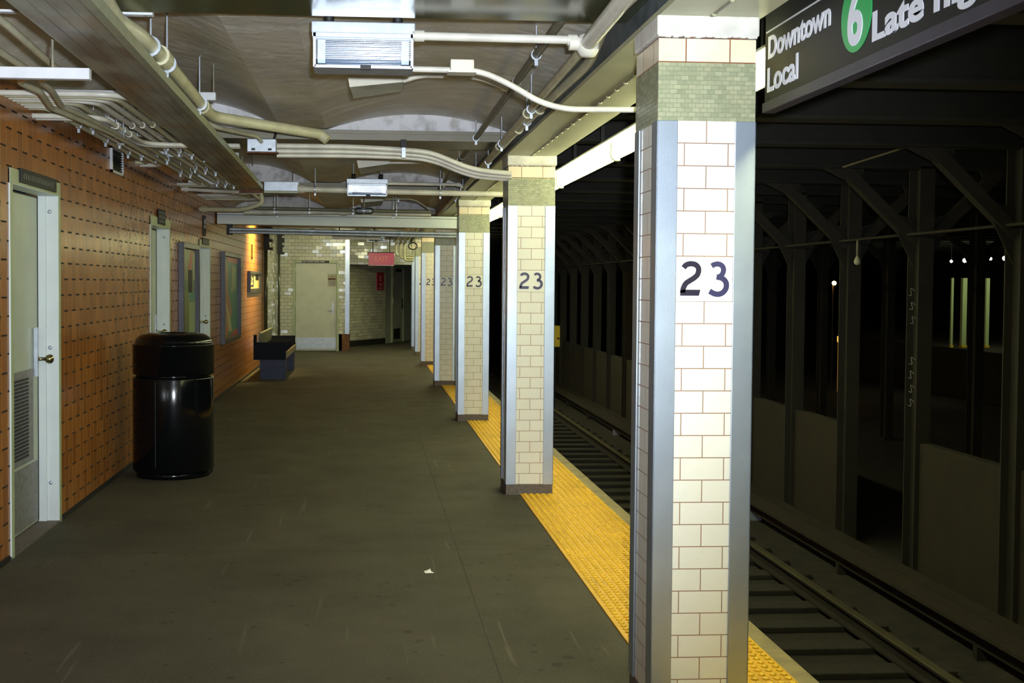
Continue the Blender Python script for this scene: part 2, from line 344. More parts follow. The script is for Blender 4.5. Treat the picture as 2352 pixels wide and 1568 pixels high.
def tag(o, label=None, cat=None, group=None, kind=None):
    if label: o['label'] = label
    if cat: o['category'] = cat
    if group: o['group'] = group
    if kind: o['kind'] = kind
    return o
def obj(name, mb, mats, parent=None, loc=None):
    me = bpy.data.meshes.new(name)
    me.from_pydata(mb.v, [], mb.f)
    if not isinstance(mats, (list, tuple)): mats = [mats]
    for m_ in mats: me.materials.append(m_)
    me.polygons.foreach_set('material_index', mb.mi); me.polygons.foreach_set('use_smooth', mb.sm)
    bm = bmesh.new(); bm.from_mesh(me); bmesh.ops.recalc_face_normals(bm, faces=list(bm.faces)); bm.to_mesh(me); bm.free()
    me.update()
    o = bpy.data.objects.new(name, me); C.objects.link(o)
    if parent is not None: o.parent = parent
    if loc is not None: o.location = loc
    return o
def empty(name, loc=(0, 0, 0)):
    o = bpy.data.objects.new(name, None); C.objects.link(o); o.location = loc; o.empty_display_size = 0.1
    return o
def thing(name, label, cat, loc=(0, 0, 0), group=None): return tag(empty(name, loc), label, cat, group)
def struct(name, mb, m_, parent=None): return tag(obj(name, mb, m_, parent), kind=None if parent else 'structure')
CH = {}
def copy_tree(o, parent=None):
    c = o.copy(); C.objects.link(c); c.parent = parent
    for ch in [x for x in bpy.data.objects if x.parent == o and x != c]:
        copy_tree(ch, c)
    return c
def text(name, s, size, m_, parent, origin, ax, up, bold=0.0, sx=1.0, align='LEFT', ext=0.0015):
    """lettering as real thin raised mesh; ax = writing direction, up = letter up"""
    cu = bpy.data.curves.new(name, 'FONT'); cu.body = s; cu.size = size; cu.align_x = align
    cu.extrude = ext; cu.offset = bold; cu.resolution_u = 6
    to = bpy.data.objects.new(name, cu); C.objects.link(to)
    dg = bpy.context.evaluated_depsgraph_get(); me = bpy.data.meshes.new_from_object(to.evaluated_get(dg))
    bpy.data.objects.remove(to)
    ax = Vector(ax).normalized(); up = Vector(up).normalized(); nn = ax.cross(up)
    for v in me.vertices:
        c = v.co; v.co = Vector(origin)+ax*c.x*sx+up*c.y+nn*c.z
    me.materials.clear(); me.materials.append(m_); me.name = name
    o = bpy.data.objects.new(name, me); C.objects.link(o); o.parent = parent
    return o

WX = -1.935                      # face of the left wall
EDGE = 1.74                      # platform edge
D = 4.59
PY = [4.04, 8.54, 13.14, 17.72, 22.13, 25.2, 27.3]
PXL = [0.982, 1.0, 1.0, 1.0, 1.0, 1.008, 1.012]
PW = 0.345
# ------------------------------------------------------------ floor, walls
struct('floor', MB().box(-2.6, EDGE-0.09, -7, 36, -1.3, 0.0), M['floor'])
struct('trim_1', MB().box(EDGE-0.088, EDGE, -7, 36, -1.3, 0.0, bev=0.006), M['edge'])

DOORS = [(6.64, 7.70, 2.13), (10.86, 11.92, 2.11), (13.97, 14.93, 2.01)]
def wall_left():
    mb = MB(); y = -7.0; WB = WX-0.20
    for a, b, t in DOORS:
        mb.box(WB, WX, y, a, 0, 3.0); mb.box(WB, WX, a, b, t, 3.0); y = b
    mb.box(WB, WX, y, 22.62, 0, 3.0)
    return mb
struct('wall_left', wall_left(), M['brown'])
struct('wall_left_end', MB().box(WX-0.20, WX, 22.62, 26.65, 0, 3.0), M['wall_tile'])
struct('gap_shade_left', MB().box(WX, WX+0.012, -7, 6.6, 0, 0.03).box(WX, WX+0.012, 7.72, 10.84, 0, 0.03).box(WX, WX+0.012, 11.94, 13.95, 0, 0.03).box(WX, WX+0.012, 14.95, 22.6, 0, 0.03), M['dark'])  # dark strip painted in for the shaded gap at the wall's foot
struct('wall_back', MB().box(-2.2, EDGE, -7.2, -7.0, 0, 3.0), M['brown'])
# end wall with its corner, header over the passage, and the passage walls
CX = -0.412
ED0, ED1, EDT = -1.635, -0.625, 2.00
struct('wall_end', MB().box(WX, ED0, 26.65, 26.95, 0, 3.0).box(ED0, ED1, 26.65, 26.95, EDT, 3.0).box(ED1, CX, 26.65, 26.95, 0.38, 3.0).box(CX-0.3, CX, 26.95, 28.3, 0.38, 3.0), M['wall_tile'])
struct('baseboard_end', MB().box(-0.555, CX+0.012, 26.635, 28.3, 0, 0.38, bev=0.004), M['rust'])
struct('wall_header', MB().box(CX, 1.7, 28.3, 28.5, 1.95, 3.0), M['wall_tile'])
def wall_between(a, b, z0, z1, t, mb=None):
    mb = mb or MB(); a = Vector(a); b = Vector(b); d = (b-a).normalized(); n = Vector((-d.y, d.x))*t
    p = [a, b, b+n, a+n]
    return mb.prism([(q.x, q.y) for q in p], 'z', z0, z1)
PA, PB, PC = (CX, 28.5), (0.46, 30.1), (1.30, 32.3)
struct('wall_passage', wall_between(PA, PB, 0.14, 2.4, 0.2), M['wall_tile'])
struct('baseboard_passage', wall_between((PA[0]+0.01, PA[1]-0.01), (PB[0], PB[1]-0.02), 0.0, 0.14, 0.2), M['dark'])
struct('wall_far', wall_between(PB, PC, 0.0, 2.4, 0.2), M['door'])
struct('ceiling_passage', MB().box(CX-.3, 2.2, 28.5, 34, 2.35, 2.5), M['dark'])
struct('trim_2', MB().box(-0.49, CX+0.003, 26.615, 26.647, 0.38, 2.5, bev=0.003).box(CX-0.001, CX+0.02, 26.615, 26.70, 0.38, 2.5), M['steel'])

# ------------------------------------------------------------ ceiling vaults
def vault_profile():
    pr = []
    def arc(x0, x1, zs, zc, n=14):
        for i in range(n+1):
            t = i/n; pr.append((x0+(x1-x0)*t, zs+(zc-zs)*(1-(2*t-1)**2)))
    arc(-1.96, -0.62, 2.62, 2.81); arc(-0.30, 1.02, 2.615, 2.735)
    return pr
VP = vault_profile()
def ceiling():
    mb = MB(); y0, y1 = -7.0, 28.4
    v = [(x, y0, z) for x, z in VP]+[(x, y1, z) for x, z in VP]; n = len(VP)
    mb.add(v, [(i, i+1, i+1+n, i+n) for i in range(n-1) if i != 14], 0, True)
    mb.add([(-.62, y0, 2.62), (-.30, y0, 2.615), (-.30, y1, 2.615), (-.62, y1, 2.62)], [(0, 1, 2, 3)], 0, True)
    mb.box(-2.2, 1.1, y0, y1, 2.95, 3.05)
    return mb
struct('ceiling', ceiling(), M['ceiling'])
BY = [p+0.09 for p in [4.04-2*D, 4.04-D]+PY[:5]]+[27.0]
for i, y in enumerate(BY):
    struct('trim_%d' % (i+3), MB().box(WX, 1.02, y, y+0.52, 2.54, 2.60).box(WX, 1.02, y-0.01, y+0.53, 2.585, 2.61), M['beam'] if i < 3 else M['beam_dull'])  # nearest beams take the green with shade in its colour
    pl = [(x, z+0.01) for x, z in VP[:15]]+[(-0.62, 2.58), (-1.93, 2.58)]
    pr = [(x, z+0.01) for x, z in VP[15:]]+[(1.0, 2.58), (-0.30, 2.58)]
    struct('trim_%d' % (i+20), MB().prism(pl, 'y', y+0.06, y+0.12).prism(pr, 'y', y+0.06, y+0.12), M['lunette'])
# girder over the pillars
gd = MB().box(0.985, 1.345, -7, 28.2, 2.435, 2.455).box(1.005, 1.325, -7, 28.2, 2.455, 3.0, 1)
for k in range(150):
    yy = -2+k*0.2
    gd.lathe([(0.011, 0), (0.009, -0.006), (0.004, -0.009)], (1.165, yy, 2.435), 6, 0)
struct('trim_41', gd, [M['girder'], M['girder_web']])
struct('trim_42', MB().box(1.159, 1.169, -7, 28.2, 2.431, 2.436), M['pipe_dark'])

# ------------------------------------------------------------ pillars
def stroke(pts, w, y0, y1, mb, cut0=None, cut1=None):
    """flat digit stroke as a thin slab from y0 to y1 in the XZ plane"""
    P = [Vector(p) for p in pts]; L = []; R = []
    for i, p in enumerate(P):
        if i == 0: d = P[1]-P[0]
        elif i == len(P)-1: d = P[-1]-P[-2]
        else: d = (P[i+1]-p).normalized()+(p-P[i-1]).normalized()
        d.normalize(); n = Vector((-d.y, d.x))*w/2
        L.append(p+n); R.append(p-n)
    n = len(P)
    v = [(q.x, y, q.y) for y in (y0, y1) for S in (L, R) for q in S]
    f = []
    for i in range(n-1):
        f += [(i, i+1, n+i+1, n+i), (2*n+i, 3*n+i, 3*n+i+1, 2*n+i+1), (i, 2*n+i, 2*n+i+1, i+1), (n+i, n+i+1, 3*n+i+1, 3*n+i)]
    f += [(0, n, 3*n, 2*n), (n-1, 3*n-1, 4*n-1, 2*n-1)]
    mb.add(v, f)
def cr(pts, n=6):
    out = []; P = [Vector(p) for p in pts]; P = [2*P[0]-P[1]]+P+[2*P[-1]-P[-2]]
    for i in range(1, len(P)-2):
        for k in range(n):
            t = k/n; a, b, c, d = P[i-1:i+3]
            out.append(0.5*((2*b)+(c-a)*t+(2*a-5*b+4*c-d)*t*t+(3*b-a-3*c+d)*t**3))
    out.append(P[-2]); return out
S = 1/9.8/ (2751/4.04)            # metres per zoomed pixel of the measured panel
def dig2(mb, y0, y1):
    c = [(655, 590), (700, 535), (770, 503), (850, 498), (935, 520), (992, 580), (1004, 655), (975, 750), (900, 822), (800, 885), (715, 945), (665, 1030), (642, 1110), (640, 1160)]
    stroke(cr([((x-1145)*S, (850-y)*S) for x, y in c]), 122*S, y0, y1, mb)
    mb.prism([((x-1145)*S, (850-y)*S) for x, y in [(581, 1228), (581, 1120), (640, 1090), (1052, 1090), (1018, 1228)]], 'y', y0, y1)
def dig3(mb, y0, y1):
    c = [(1308, 545), (1370, 510), (1460, 497), (1545, 535), (1585, 610), (1572, 700), (1520, 770), (1440, 800)]
    stroke(cr([((x-1145)*S, (850-y)*S) for x, y in c]), 118*S, y0, y1, mb)
    c = [(1425, 795), (1530, 815), (1610, 865), (1655, 950), (1645, 1060), (1575, 1150), (1475, 1190), (1370, 1175), (1265, 1120)]
    stroke(cr([((x-1145)*S, (850-y)*S) for x, y in c]), 125*S, y0, y1, mb)

ZS0, ZS1 = 0.073, 2.080
def make_pillar():
    root = empty('tiled_pillar')
    w = PW
    # tiled shaft: object origin at the pillar's front centre so the bond is centred
    obj('tile_shaft', MB().box(-w/2+.008, w/2-.008, .008, w-.008, 0.05, ZS1), M['white_tile'], root)
    for sx in (-1, 1):
        for yb in (0, 1):
            mb = MB(); x0 = sx*(w/2); y0 = 0.0 if yb == 0 else w; sy = 1 if yb == 0 else -1
            L = 0.073
            mb.box(x0, x0-sx*L, y0, y0+sy*0.006, ZS0, ZS1, bev=0.0018)
            mb.box(x0, x0-sx*0.006, y0, y0+sy*L, ZS0, ZS1, bev=0.0018)
            obj('corner_angle', mb, M['steel'], root)
    pm = MB(); pr = random.Random(5); n = 18; bt = []
    for i in range(n+1): bt.append((-w/2+.004+(w-.008)*i/n, 0.0 if i in (0, n) else pr.uniform(-.002, .004)))
    pm.box(-w/2+.004, w/2-.004, -.004, w-.004, 0.0, ZS0)
    for k in range(16):
        x = -w/2+.01+k*(w-.02)/15
        pm.box(x-.009, x+.009, -.004-pr.uniform(.002, .007), 0.01, 0, pr.uniform(.006, .018))
    obj('plinth', pm, M['plinth'], root)
    obj('mosaic_band', MB().box(-w/2+.003, w/2-.003, .003, w-.003, ZS1, 2.277), M['mosaic'], root)
    obj('rust_tile_course', MB().box(-w/2+.004, w/2-.004, .004, w-.004, 2.277, 2.358), M['rust_tile'], root)
    cm = MB(); pr = random.Random(9)
    cm.box(-w/2-.004, w/2+.006, -.006, w+.006, 2.368, 2.436, bev=0.006)
    for k in range(26):
        x = -w/2+k*(w-.02)/25; cm.box(x, x+.018, -.004, .03, 2.358+pr.uniform(.002, .008), 2.372)
    obj('plaster_cap', cm, M['plaster'], root)
    obj('rusted_seam', MB().box(-w/2+.012, w/2-.012, .012, w-.012, 2.358, 2.37), M['rust'], root)
    pz = ZS0+19*0.0772
    pl = obj('number_panel', MB().box(-w/2+.075, w/2-.075, .0045, .012, pz-.0772+.0014, pz+.0772-.0014), M['plate'], root)
    for nm, fn in (('digit_two', dig2), ('digit_three', dig3)):
        mb = MB(); fn(mb, .0030, .0052); mb.v = [(x+0.0005, y, z+pz) for x, y, z in mb.v]
        obj(nm, mb, M['navy'] if nm == 'digit_two' else M['navy2'], pl)
    return root
P0 = make_pillar()
PLAB = ['nearest white tiled pillar with 23 in navy digits, running from floor edge to girder at right',
        'second white tiled pillar with 23 from the camera, standing on the yellow strip',
        'third tiled pillar with 23 from the camera, right end of the white box beam',
        'fourth pillar with 23 in shadow, grey tiles dimmer than its neighbours',
        'fifth pillar with 23, yellowish lit tiles half hidden by the shaded pillar',
        'sixth pillar, only its bright steel corner and a sliver of tile showing',
        'farthest pillar, a bright steel strip beside the dark passage']
for i in range(7):
    p = P0 if i == 0 else copy_tree(P0)
    p.location = (PXL[i]+PW/2, PY[i], 0)
    tag(p, PLAB[i], 'pillar', 'tiled platform pillars')
    for ch in p.children:
        if ch.name.startswith('number_panel'):
            for d in ch.children:
                if i == 2: 
                    d.data = d.data.copy(); d.data.materials[0] = M['navy']
                elif i in (1, 3, 4, 5, 6) and d.name.startswith('digit_two'):
                    d.data = d.data.copy(); d.data.materials[0] = M['navy2']

# ------------------------------------------------------------ tactile strip
def strip():
    root = thing('tactile_warning_strip', 'yellow ribbed tactile warning strip along the platform edge', 'warning strip', (1.105, -2.0, 0.0))
    Wd, L = EDGE-0.09-1.105, 1.22
    proto = None; n = 27
    for i in range(n):
        if proto is None:
            mb = MB().box(0, Wd, 0.002, L-0.002, 0, 0.006).box(0, 0.012, 0.002, L-0.002, 0.006, 0.009)
            nx, ny = 12, 25
            for a in range(nx):
                for b in range(ny):
                    mb.lathe([(0.0145, 0), (0.0135, 0.005), (0.006, 0.0075)], (0.036+a*(Wd-0.06)/(nx-1), 0.025+b*(L-0.05)/(ny-1), 0.006), 8, 1)
            proto = obj('strip_panel', mb, [M['yellow'], M['yellow_dome']], root); p = proto
        else:
            p = proto.copy(); C.objects.link(p); p.parent = root
        p.location = (0, i*L, 0)
strip()

# ------------------------------------------------------------ left wall doors
def door(idx, a, b, top, full=False):
    r = empty('door_%d' % idx, (WX, a, 0)); r['kind'] = 'structure'
    n = b-a; dp = 0.115
    obj('door_leaf', MB().box(-dp-0.045, -dp, 0.05, n-0.05, 0.02, top-0.09), M['door'], r)
    fr = MB()
    for y0, y1 in ((0.0, 0.05), (n-0.05, n)):
        fr.box(-dp+0.001, 0.008, y0, y1, 0.0, top, bev=0.003)
    fr.box(-dp+0.001, 0.008, 0, n, top-0.085, top, bev=0.003)
    fr.box(-dp+0.001, -dp+0.05, 0.05, 0.068, 0, top-0.085).box(-dp+0.001, -dp+0.05, n-0.068, n-0.05, 0, top-0.085)
    obj('door_frame', fr, M['jamb'], r)
    obj('frame_edge', MB().box(0.0085, 0.0105, 0.0, 0.045, 0, top).box(0.0085, 0.0105, n-0.045, n, 0, top).box(0.0085, 0.0105, 0.045, n-0.045, top-0.08, top), M['frame_green'], r)
    obj('door_gap_shade', MB().box(-dp, -dp+0.004, n-0.075, n-0.0685, 0.02, top-0.09).box(-dp, -dp+0.004, 0.068, n-0.068, top-0.1, top-0.09), M['dark'], r)  # black strips painted for the shade between leaf and frame
    bo = MB()
    for z in (0.25, 1.1, 1.95): bo.lathe([(0.013, 0), (0.011, -0.004), (0.004, -0.005)], (-0.045, n-0.05, z), 12, 0, 'y')
    obj('jamb_bolt', bo, M['galv'], r)
    return r, n, dp
d1, n1, dp1 = door(1, *DOORS[0])
lk = obj('lock_plate', MB().box(-dp1, -dp1+0.012, n1-0.17, n1-0.10, 0.93, 1.23, bev=0.003).box(-dp1+0.012, -dp1+0.03, n1-0.185, n1-0.168, 0.93, 1.23), M['galv'], d1)
kb = MB(); kb.lathe([(0.028, 0), (0.028, 0.006), (0.011, 0.012), (0.011, 0.05), (0.022, 0.058), (0.030, 0.075), (0.028, 0.09), (0.015, 0.10), (0.004, 0.102)], (-dp1+0.012, n1-0.135, 1.035), 20, 0, 'x')
obj('door_knob', kb, M['brass'], d1)
lv = MB().box(-dp1, -dp1+0.008, 0.12, n1-0.20, 0.42, 0.98, bev=0.002)
obj('louver_frame', lv, M['louver'], d1)
lv = MB()
for k in range(22):
    z = 0.46+k*0.022
    for j in range(9): lv.box(-dp1+0.008, -dp1+0.014, 0.16+j*0.066, 0.16+j*0.066+0.05, z, z+0.012)
obj('louver_slat', lv, M['dark'], d1)
obj('kick_plate', MB().box(-dp1, -dp1+0.004, 0.08, n1-0.09, 0.03, 0.40), M['louver'], d1)
obj('small_black_label', MB().box(-dp1, -dp1+0.004, 0.15, 0.30, 1.42, 1.60), M['dark'], d1)
obj('threshold', MB().box(-dp1-0.05, 0.01, 0.0, n1, -0.002, 0.012), M['plinth'], d1)
d2, n2, dp2 = door(2, *DOORS[1]); d3, n3, dp3 = door(3, *DOORS[2])
for dd, nn, dp in ((d2, n2, dp2), (d3, n3, dp3)):
    obj('lock_plate', MB().box(-dp, -dp+0.012, nn-0.17, nn-0.10, 0.93, 1.20, bev=0.003), M['galv'], dd)
    kb = MB(); kb.lathe([(0.028, 0), (0.011, 0.012), (0.011, 0.05), (0.030, 0.075), (0.015, 0.10), (0.004, 0.102)], (-dp+0.012, nn-0.135, 1.03), 16, 0, 'x')
    obj('door_knob', kb, M['brass'], dd)

def plate_sign(label, y0, y1, z0, z1, rows, name='room_sign', th=0.012, face=None):
    r = thing(name, label, 'sign', (WX, y0, z0))
    obj('sign_board', MB().box(0.011, 0.011+th, 0, y1-y0, 0, z1-z0, bev=0.002), M['sign_black'], r)
    mb = MB(); rr = random.Random(int(y0*100))
    wd, ht = y1-y0, z1-z0; rh = ht/(rows+0.6)
    for k in range(rows):
        y = wd*0.07
        while y < wd*0.9:
            g = rr.uniform(0.018, 0.04); zc = rh*(k+0.5)
            mb.box(0.011+th, 0.0125+th, y, y+0.006, zc, zc+rh*0.6).box(0.011+th, 0.0125+th, y, min(y+g*0.6, wd*.93), zc+rh*0.5, zc+rh*0.6)
            y += g+0.008
    obj('faded_lettering', mb, M['dim_ink'], r)
    return r
plate_sign('narrow black sign with faded lettering on the frame of the nearest door', 6.80, 7.56, 2.062, 2.142, 1)
plate_sign('dark green square sign above the frame of the middle door', 11.20, 11.56, 2.05, 2.19, 3)
plate_sign('small dark sign on the frame of the third door', 14.15, 14.70, 1.955, 2.03, 1)
r = thing('vertical_sign', 'tall narrow dark plate high on the brown wall beside the third door', 'sign', (WX, 14.30, 2.06))
obj('sign_board', MB().box(0.0, 0.014, 0, 0.20, 0, 0.24, bev=0.002), M['sign_black'], r)
obj('faded_lettering', MB().box(.014, .0155, .05, .15, .15, .20).box(.014, .0155, .04, .12, .09, .12), M['galv'], r)
# vent
r = thing('wall_vent', 'dark louvred vent grille with pale edge high on the brown wall', 'vent', (WX, 9.20, 2.34))
obj('vent_frame', MB().box(0, 0.02, 0, 0.42, 0, 0.02).box(0, 0.02, 0, 0.42, 0.18, 0.20).box(0, 0.02, 0, 0.02, 0, 0.2).box(0, 0.02, 0.40, 0.42, 0, 0.2), M['strut'], r)
mb = MB().box(-0.005, 0.004, 0.02, 0.40, 0.02, 0.18)
for k in range(8): mb.box(0.004, 0.016, 0.02, 0.40, 0.03+k*0.019, 0.036+k*0.019)
obj('vent_slats', mb, M['dark'], r)

# posters
def poster(label, y0, y1, z0, z1, art):
    r = thing('framed_poster', label, 'poster', (WX, y0, z0), 'framed posters on the brown wall')
    w_, h_ = y1-y0, z1-z0; b = 0.055
    obj('poster_frame', MB().box(0, 0.06, 0, b, 0, h_, bev=.003).box(0, 0.06, w_-b, w_, 0, h_, bev=.003).box(0, 0.06, b, w_-b, 0, b, bev=.003).box(0, 0.06, b, w_-b, h_-b, h_, bev=.003), M['pframe'], r)
    mats = []; mb = MB(); x = 0.012
    mb.box(0, x, b, w_-b, b, h_-b, 0); mats.append(art[0])
    for i, (m_, poly) in enumerate(art[1]):
        mats.append(m_); pp = [(b+u*(w_-2*b), b+v*(h_-2*b)) for u, v in poly]
        mb.prism(pp, 'x', x, x+0.0006*(i+1), i+1)
    obj('poster_sheet', mb, mats, r)
    return r
poster('framed poster in olive green with dark red shape, between the second and third doors', 12.46, 13.64, 0.70, 1.925, (M['art_green'], [
    (M['art_deep'], [(0, .60), (.55, .60), (.55, .70), (0, .70)]), (M['art_red'], [(.5, .80), (.72, .98), (.85, .98), (.7, .8)]),
    (M['dark'], [(.52, .58), (.78, .58), (.80, .80), (.52, .80)]), (M['art_teal'], [(.6, .50), (.95, .50), (.95, .58), (.6, .58)]),
    (M['art_pale'], [(.62, 0), (.98, 0), (.98, .48), (.62, .48)]), (M['art_cream'], [(.88, .7), (.96, .7), (.96, .97), (.88, .97)])]))
poster('framed poster with teal ground, orange figure shape and red corners, beyond the third door', 16.03, 18.05, 0.69, 1.92, (M['art_teal'], [
    (M['art_orange'], [(0, .0), (.30, .0), (.62, .30), (.55, .40), (.36, .55), (.30, .86), (.20, .97), (0, .97)]),
    (M['art_cream'], [(0, .0), (.18, 0), (.22, .25), (.10, .45), (.12, .2)]),
    (M['art_cream'], [(.42, .08), (.62, .06), (.45, .30), (.25, .42), (.18, .50)]),
    (M['art_pale'], [(.55, .55), (.85, .60), (.88, .88), (.60, .90)]),
    (M['art_red'], [(.28, .94), (1, .93), (1, 1), (.28, 1)]), (M['art_red'], [(.35, 0), (1, 0), (1, .08), (.75, .07), (.55, .02)])]))
r = thing('station_name_sign', 'small framed sign with dark characters on yellowish field, last sign on the brown wall', 'sign', (WX, 19.57, 1.35))
obj('sign_frame', MB().box(0, .05, 0, .07, 0, .35, bev=.003).box(0, .05, 2.0, 2.08, 0, .35, bev=.003).box(0, .05, .07, 2.0, 0, .06).box(0, .05, .07, 2.0, .31, .35), M['pframe'], r)
obj('sign_face', MB().box(0, .014, .07, 2.0, .06, .31), M['art_cream'], r)
text('lettering', '23', 0.27, M['navy'], r, (0.015, .20, .09), (0, 1, 0), (0, 0, 1), bold=0.008, sx=3.0)
obj('black_panel', MB().box(.014, .017, 1.25, 1.85, .20, .30), M['sign_black'], r)
tag(obj('wall_bracket', MB().box(WX, WX+.02, 20.24, 20.33, 1.90, 2.15, bev=.002), M['rust']), 'short rusty vertical bar fixed high on the wall above the last sign', 'bracket')

# dark posts at the end of the brown wall
for lab, x0, y, cr_ in (('dark painted pipe post where brown tile meets white tile', WX, 22.66, 0.034), ('dark brown pipe post near the corner of the white tiled wall', WX, 26.02, 0.026)):
    r = thing('pipe_post', lab, 'post', (x0+0.037, y, 0), 'dark posts on the white tiled wall')
    obj('post_shaft', MB().lathe([(cr_, 0.0), (cr_, 2.58)], (0, 0, 0), 16), M['beam'], r)
    cp = MB(); q = random.Random(int(y))
    for k in range(9): cp.box(-.033, .06+q.uniform(0, .07), -.06, .06, 2.12+k*.05, 2.17+k*.05)
    obj('peeling_wrap', cp, M['dark'], r)

# end door
r = empty('door_4', (0, 26.65, 0)); r['kind'] = 'structure'
obj('door_leaf', MB().box(ED0+.05, ED1-.05, .05, .095, .01, EDT-.05), M['door_far'], r)
obj('door_frame', MB().box(ED0, ED0+.05, -.012, .10, 0, EDT, bev=.003).box(ED1-.05, ED1, -.012, .10, 0, EDT, bev=.003).box(ED0+.05, ED1-.05, -.012, .10, EDT-.05, EDT, bev=.003), M['frame_green'], r)
obj('kick_plate', MB().box(ED0+.07, ED1-.07, .044, .05, .05, .30), M['galv'], r)
obj('door_gap_shade', MB().box(ED0+.05, ED0+.056, .046, .05, .01, EDT-.05).box(ED1-.056, ED1-.05, .046, .05, .01, EDT-.05), M['dark'], r)  # dark strips put in for the shade beside the leaf
lk = MB().box(ED1-.16, ED1-.115, .035, .05, .83, 1.07, bev=.003)
obj('lock_plate', lk, M['galv'], r)
lk = MB(); lk.lathe([(.02, 0), (.02, -.012)], (ED1-.135, .035, 1.04), 14, 0, 'y'); lk.box(ED1-.25, ED1-.12, .005, .02, .90, .92, bev=.004).box(ED1-.14, ED1-.12, .005, .036, .90, .92)
obj('lever_handle', lk, M['galv'], r)
hg = MB()
for z in (.25, 1.05, 1.8): hg.box(ED0+.043, ED0+.057, .03, .05, z-.05, z+.05)
obj('hinge', hg, M['galv'], r)
r = thing('door_nameplate', 'narrow black plate with pale lettering above the end door', 'sign', (-1.44, 26.635, 1.955))
obj('plate', MB().box(0, .60, -.012, .002, 0, .045), M['sign_black'], r)
mb = MB(); x = .02
for k in range(22):
    mb.box(x, x+.014, -.0135, -.012, .012, .033); x += .02+(.015 if k in (3, 10, 16) else 0)
    if x > .57: break
obj('pale_lettering', mb, M['strut'], r)
r = thing('door_notice', 'tan and brown paper notice taped on the end door', 'notice', (-0.875, 26.70, 1.43))
obj('notice_sheet', MB().box(0, .19, -.004, -.001, 0, .27), M['notice'], r)
obj('notice_band', MB().box(.015, .175, -.0055, -.004, .15, .185), M['rust'], r)
obj('notice_mark', MB().box(.07, .12, -.0055, -.004, .20, .235).box(.03, .16, -.0055, -.004, .03, .12), M['louver'], r)

# passage door, red sign
d = (Vector(PC)-Vector(PB)).normalized(); ang = math.atan2(d.y, d.x)
r = empty('door_5', (PB[0]+d.x*.42, PB[1]+d.y*.42, 0)); r.rotation_euler = (0, 0, ang); r['kind'] = 'structure'
obj('door_leaf', MB().box(.04, .86, -.02, .0, .05, 1.90), M['door_far'], r)
obj('door_frame', MB().box(0, .04, -.04, .02, 0, 1.95).box(.86, .90, -.04, .02, 0, 1.95).box(.04, .86, -.04, .02, 1.90, 1.95), M['frame_green'], r)
obj('vent_grille', MB().box(.12, .62, -.03, -.02, .08, .35), M['dark'], r)
obj('vent_frame', MB().box(.08, .66, -.028, -.018, .04, .08).box(.08, .66, -.028, -.018, .35, .39).box(.08, .12, -.028, -.018, .08, .35).box(.62, .66, -.028, -.018, .08, .35), M['frame_green'], r)
obj('door_handle', MB().box(.74, .77, -.05, -.02, .85, 1.12).box(.66, .77, -.06, -.045, .92, .95), M['dark'], r)
obj('hinge', MB().box(.03, .045, -.05, -.035, 1.5, 1.66).box(.03, .045, -.05, -.035, .98, 1.14), M['strut'], r)
obj('door_closer', MB().box(.25, .55, -.08, -.02, 1.80, 1.88), M['dark'], r)
dd = (Vector(PB)-Vector(PA)).normalized(); ang = math.atan2(dd.y, dd.x); pp = Vector(PA)+dd*1.33
r = thing('red_notice_sign', 'dark red sign on the shaded tiled wall inside the passage', 'sign', (pp.x, pp.y, 1.34)); r.rotation_euler = (0, 0, ang)
obj('sign_board', MB().box(0, .36, -.02, -.001, 0, .44, bev=.003), M['red'], r)
obj('sign_lettering', MB().box(.16, .20, -.0215, -.02, .22, .36).box(.10, .30, -.0215, -.02, .14, .155).box(.14, .26, -.0215, -.02, .09, .105).box(.08, .28, -.0215, -.02, .04, .055), M['strut'], r)

# exit sign
r = thing('exit_sign', 'red EXIT sign hanging on two rods before the tiled header', 'sign', (0.315, 27.0, 1.905))
obj('sign_box', MB().box(-.285, .285, 0, .07, 0.012, .29, bev=.004), M['red'], r)
obj('sign_rim', MB().box(-.295, .295, -.004, .075, 0, .012), M['strut'], r)
obj('top_rail', MB().box(-.29, .29, -.002, .072, .29, .302), M['dark'], r)
text('exit_lettering', 'EXIT', 0.15, M['red_ink'], r, (0.0, -.001, .10), (1, 0, 0), (0, 0, 1), align='CENTER', bold=0.002)
for x in (-.19, .19): obj('hanger_rod', MB().tube([(x, .035, .30), (x, .035, .70)], .012, 8), M['sign_frame'], r)

# ------------------------------------------------------------ trash can
tc = on(401, 900, Y=9.5); r = thing('trash_can', 'tall glossy black cylindrical trash can with domed lid against the brown wall', 'trash can', (tc.x-.012, 9.53, 0))
obj('foot_ring', MB().lathe([(.285, 0), (.285, .05)], (0, 0, 0), 64), M['black'], r)
b = MB(); R = .312
b.lathe([(R-.012, .045), (R, .055), (R, .765), (R-.004, .775), (R-.02, .78)], (0, 0, 0), 72)
obj('body', b, M['black'], r)
obj('neck_ring', MB().lathe([(R-.022, .775), (R-.022, .80)], (0, 0, 0), 64), M['black'], r)
b = MB(); pr_ = [(R-.02, .795), (R, .80), (R, 1.02), (R+.004, 1.022), (R+.004, 1.03), (R-.005, 1.036)]
for k in range(9):
    t = k/8*math.pi/2; pr_.append((R-.012-.10*(1-math.cos(t)), 1.036+.078*math.sin(t)))
pr_ += [(.19, 1.118), (.12, 1.116), (.11, 1.10)]
b.lathe(pr_, (0, 0, 0), 72); obj('lid', b, M['black'], r)
obj('lid_hole_shade', MB().lathe([(.108, 1.098), (.108, 1.102)], (0, 0, 0), 32), M['dark'], r)  # black disc on the closed lid stands in for the shade inside
obj('door_seam', MB().box(-.09, -.086, -R-.001, -R+.03, .10, .75), M['dark'], r)
obj('wheel', MB().lathe([(.04, -.012), (.04, .012)], (.28, .10, .04), 16, 0, 'x'), M['dark'], r)

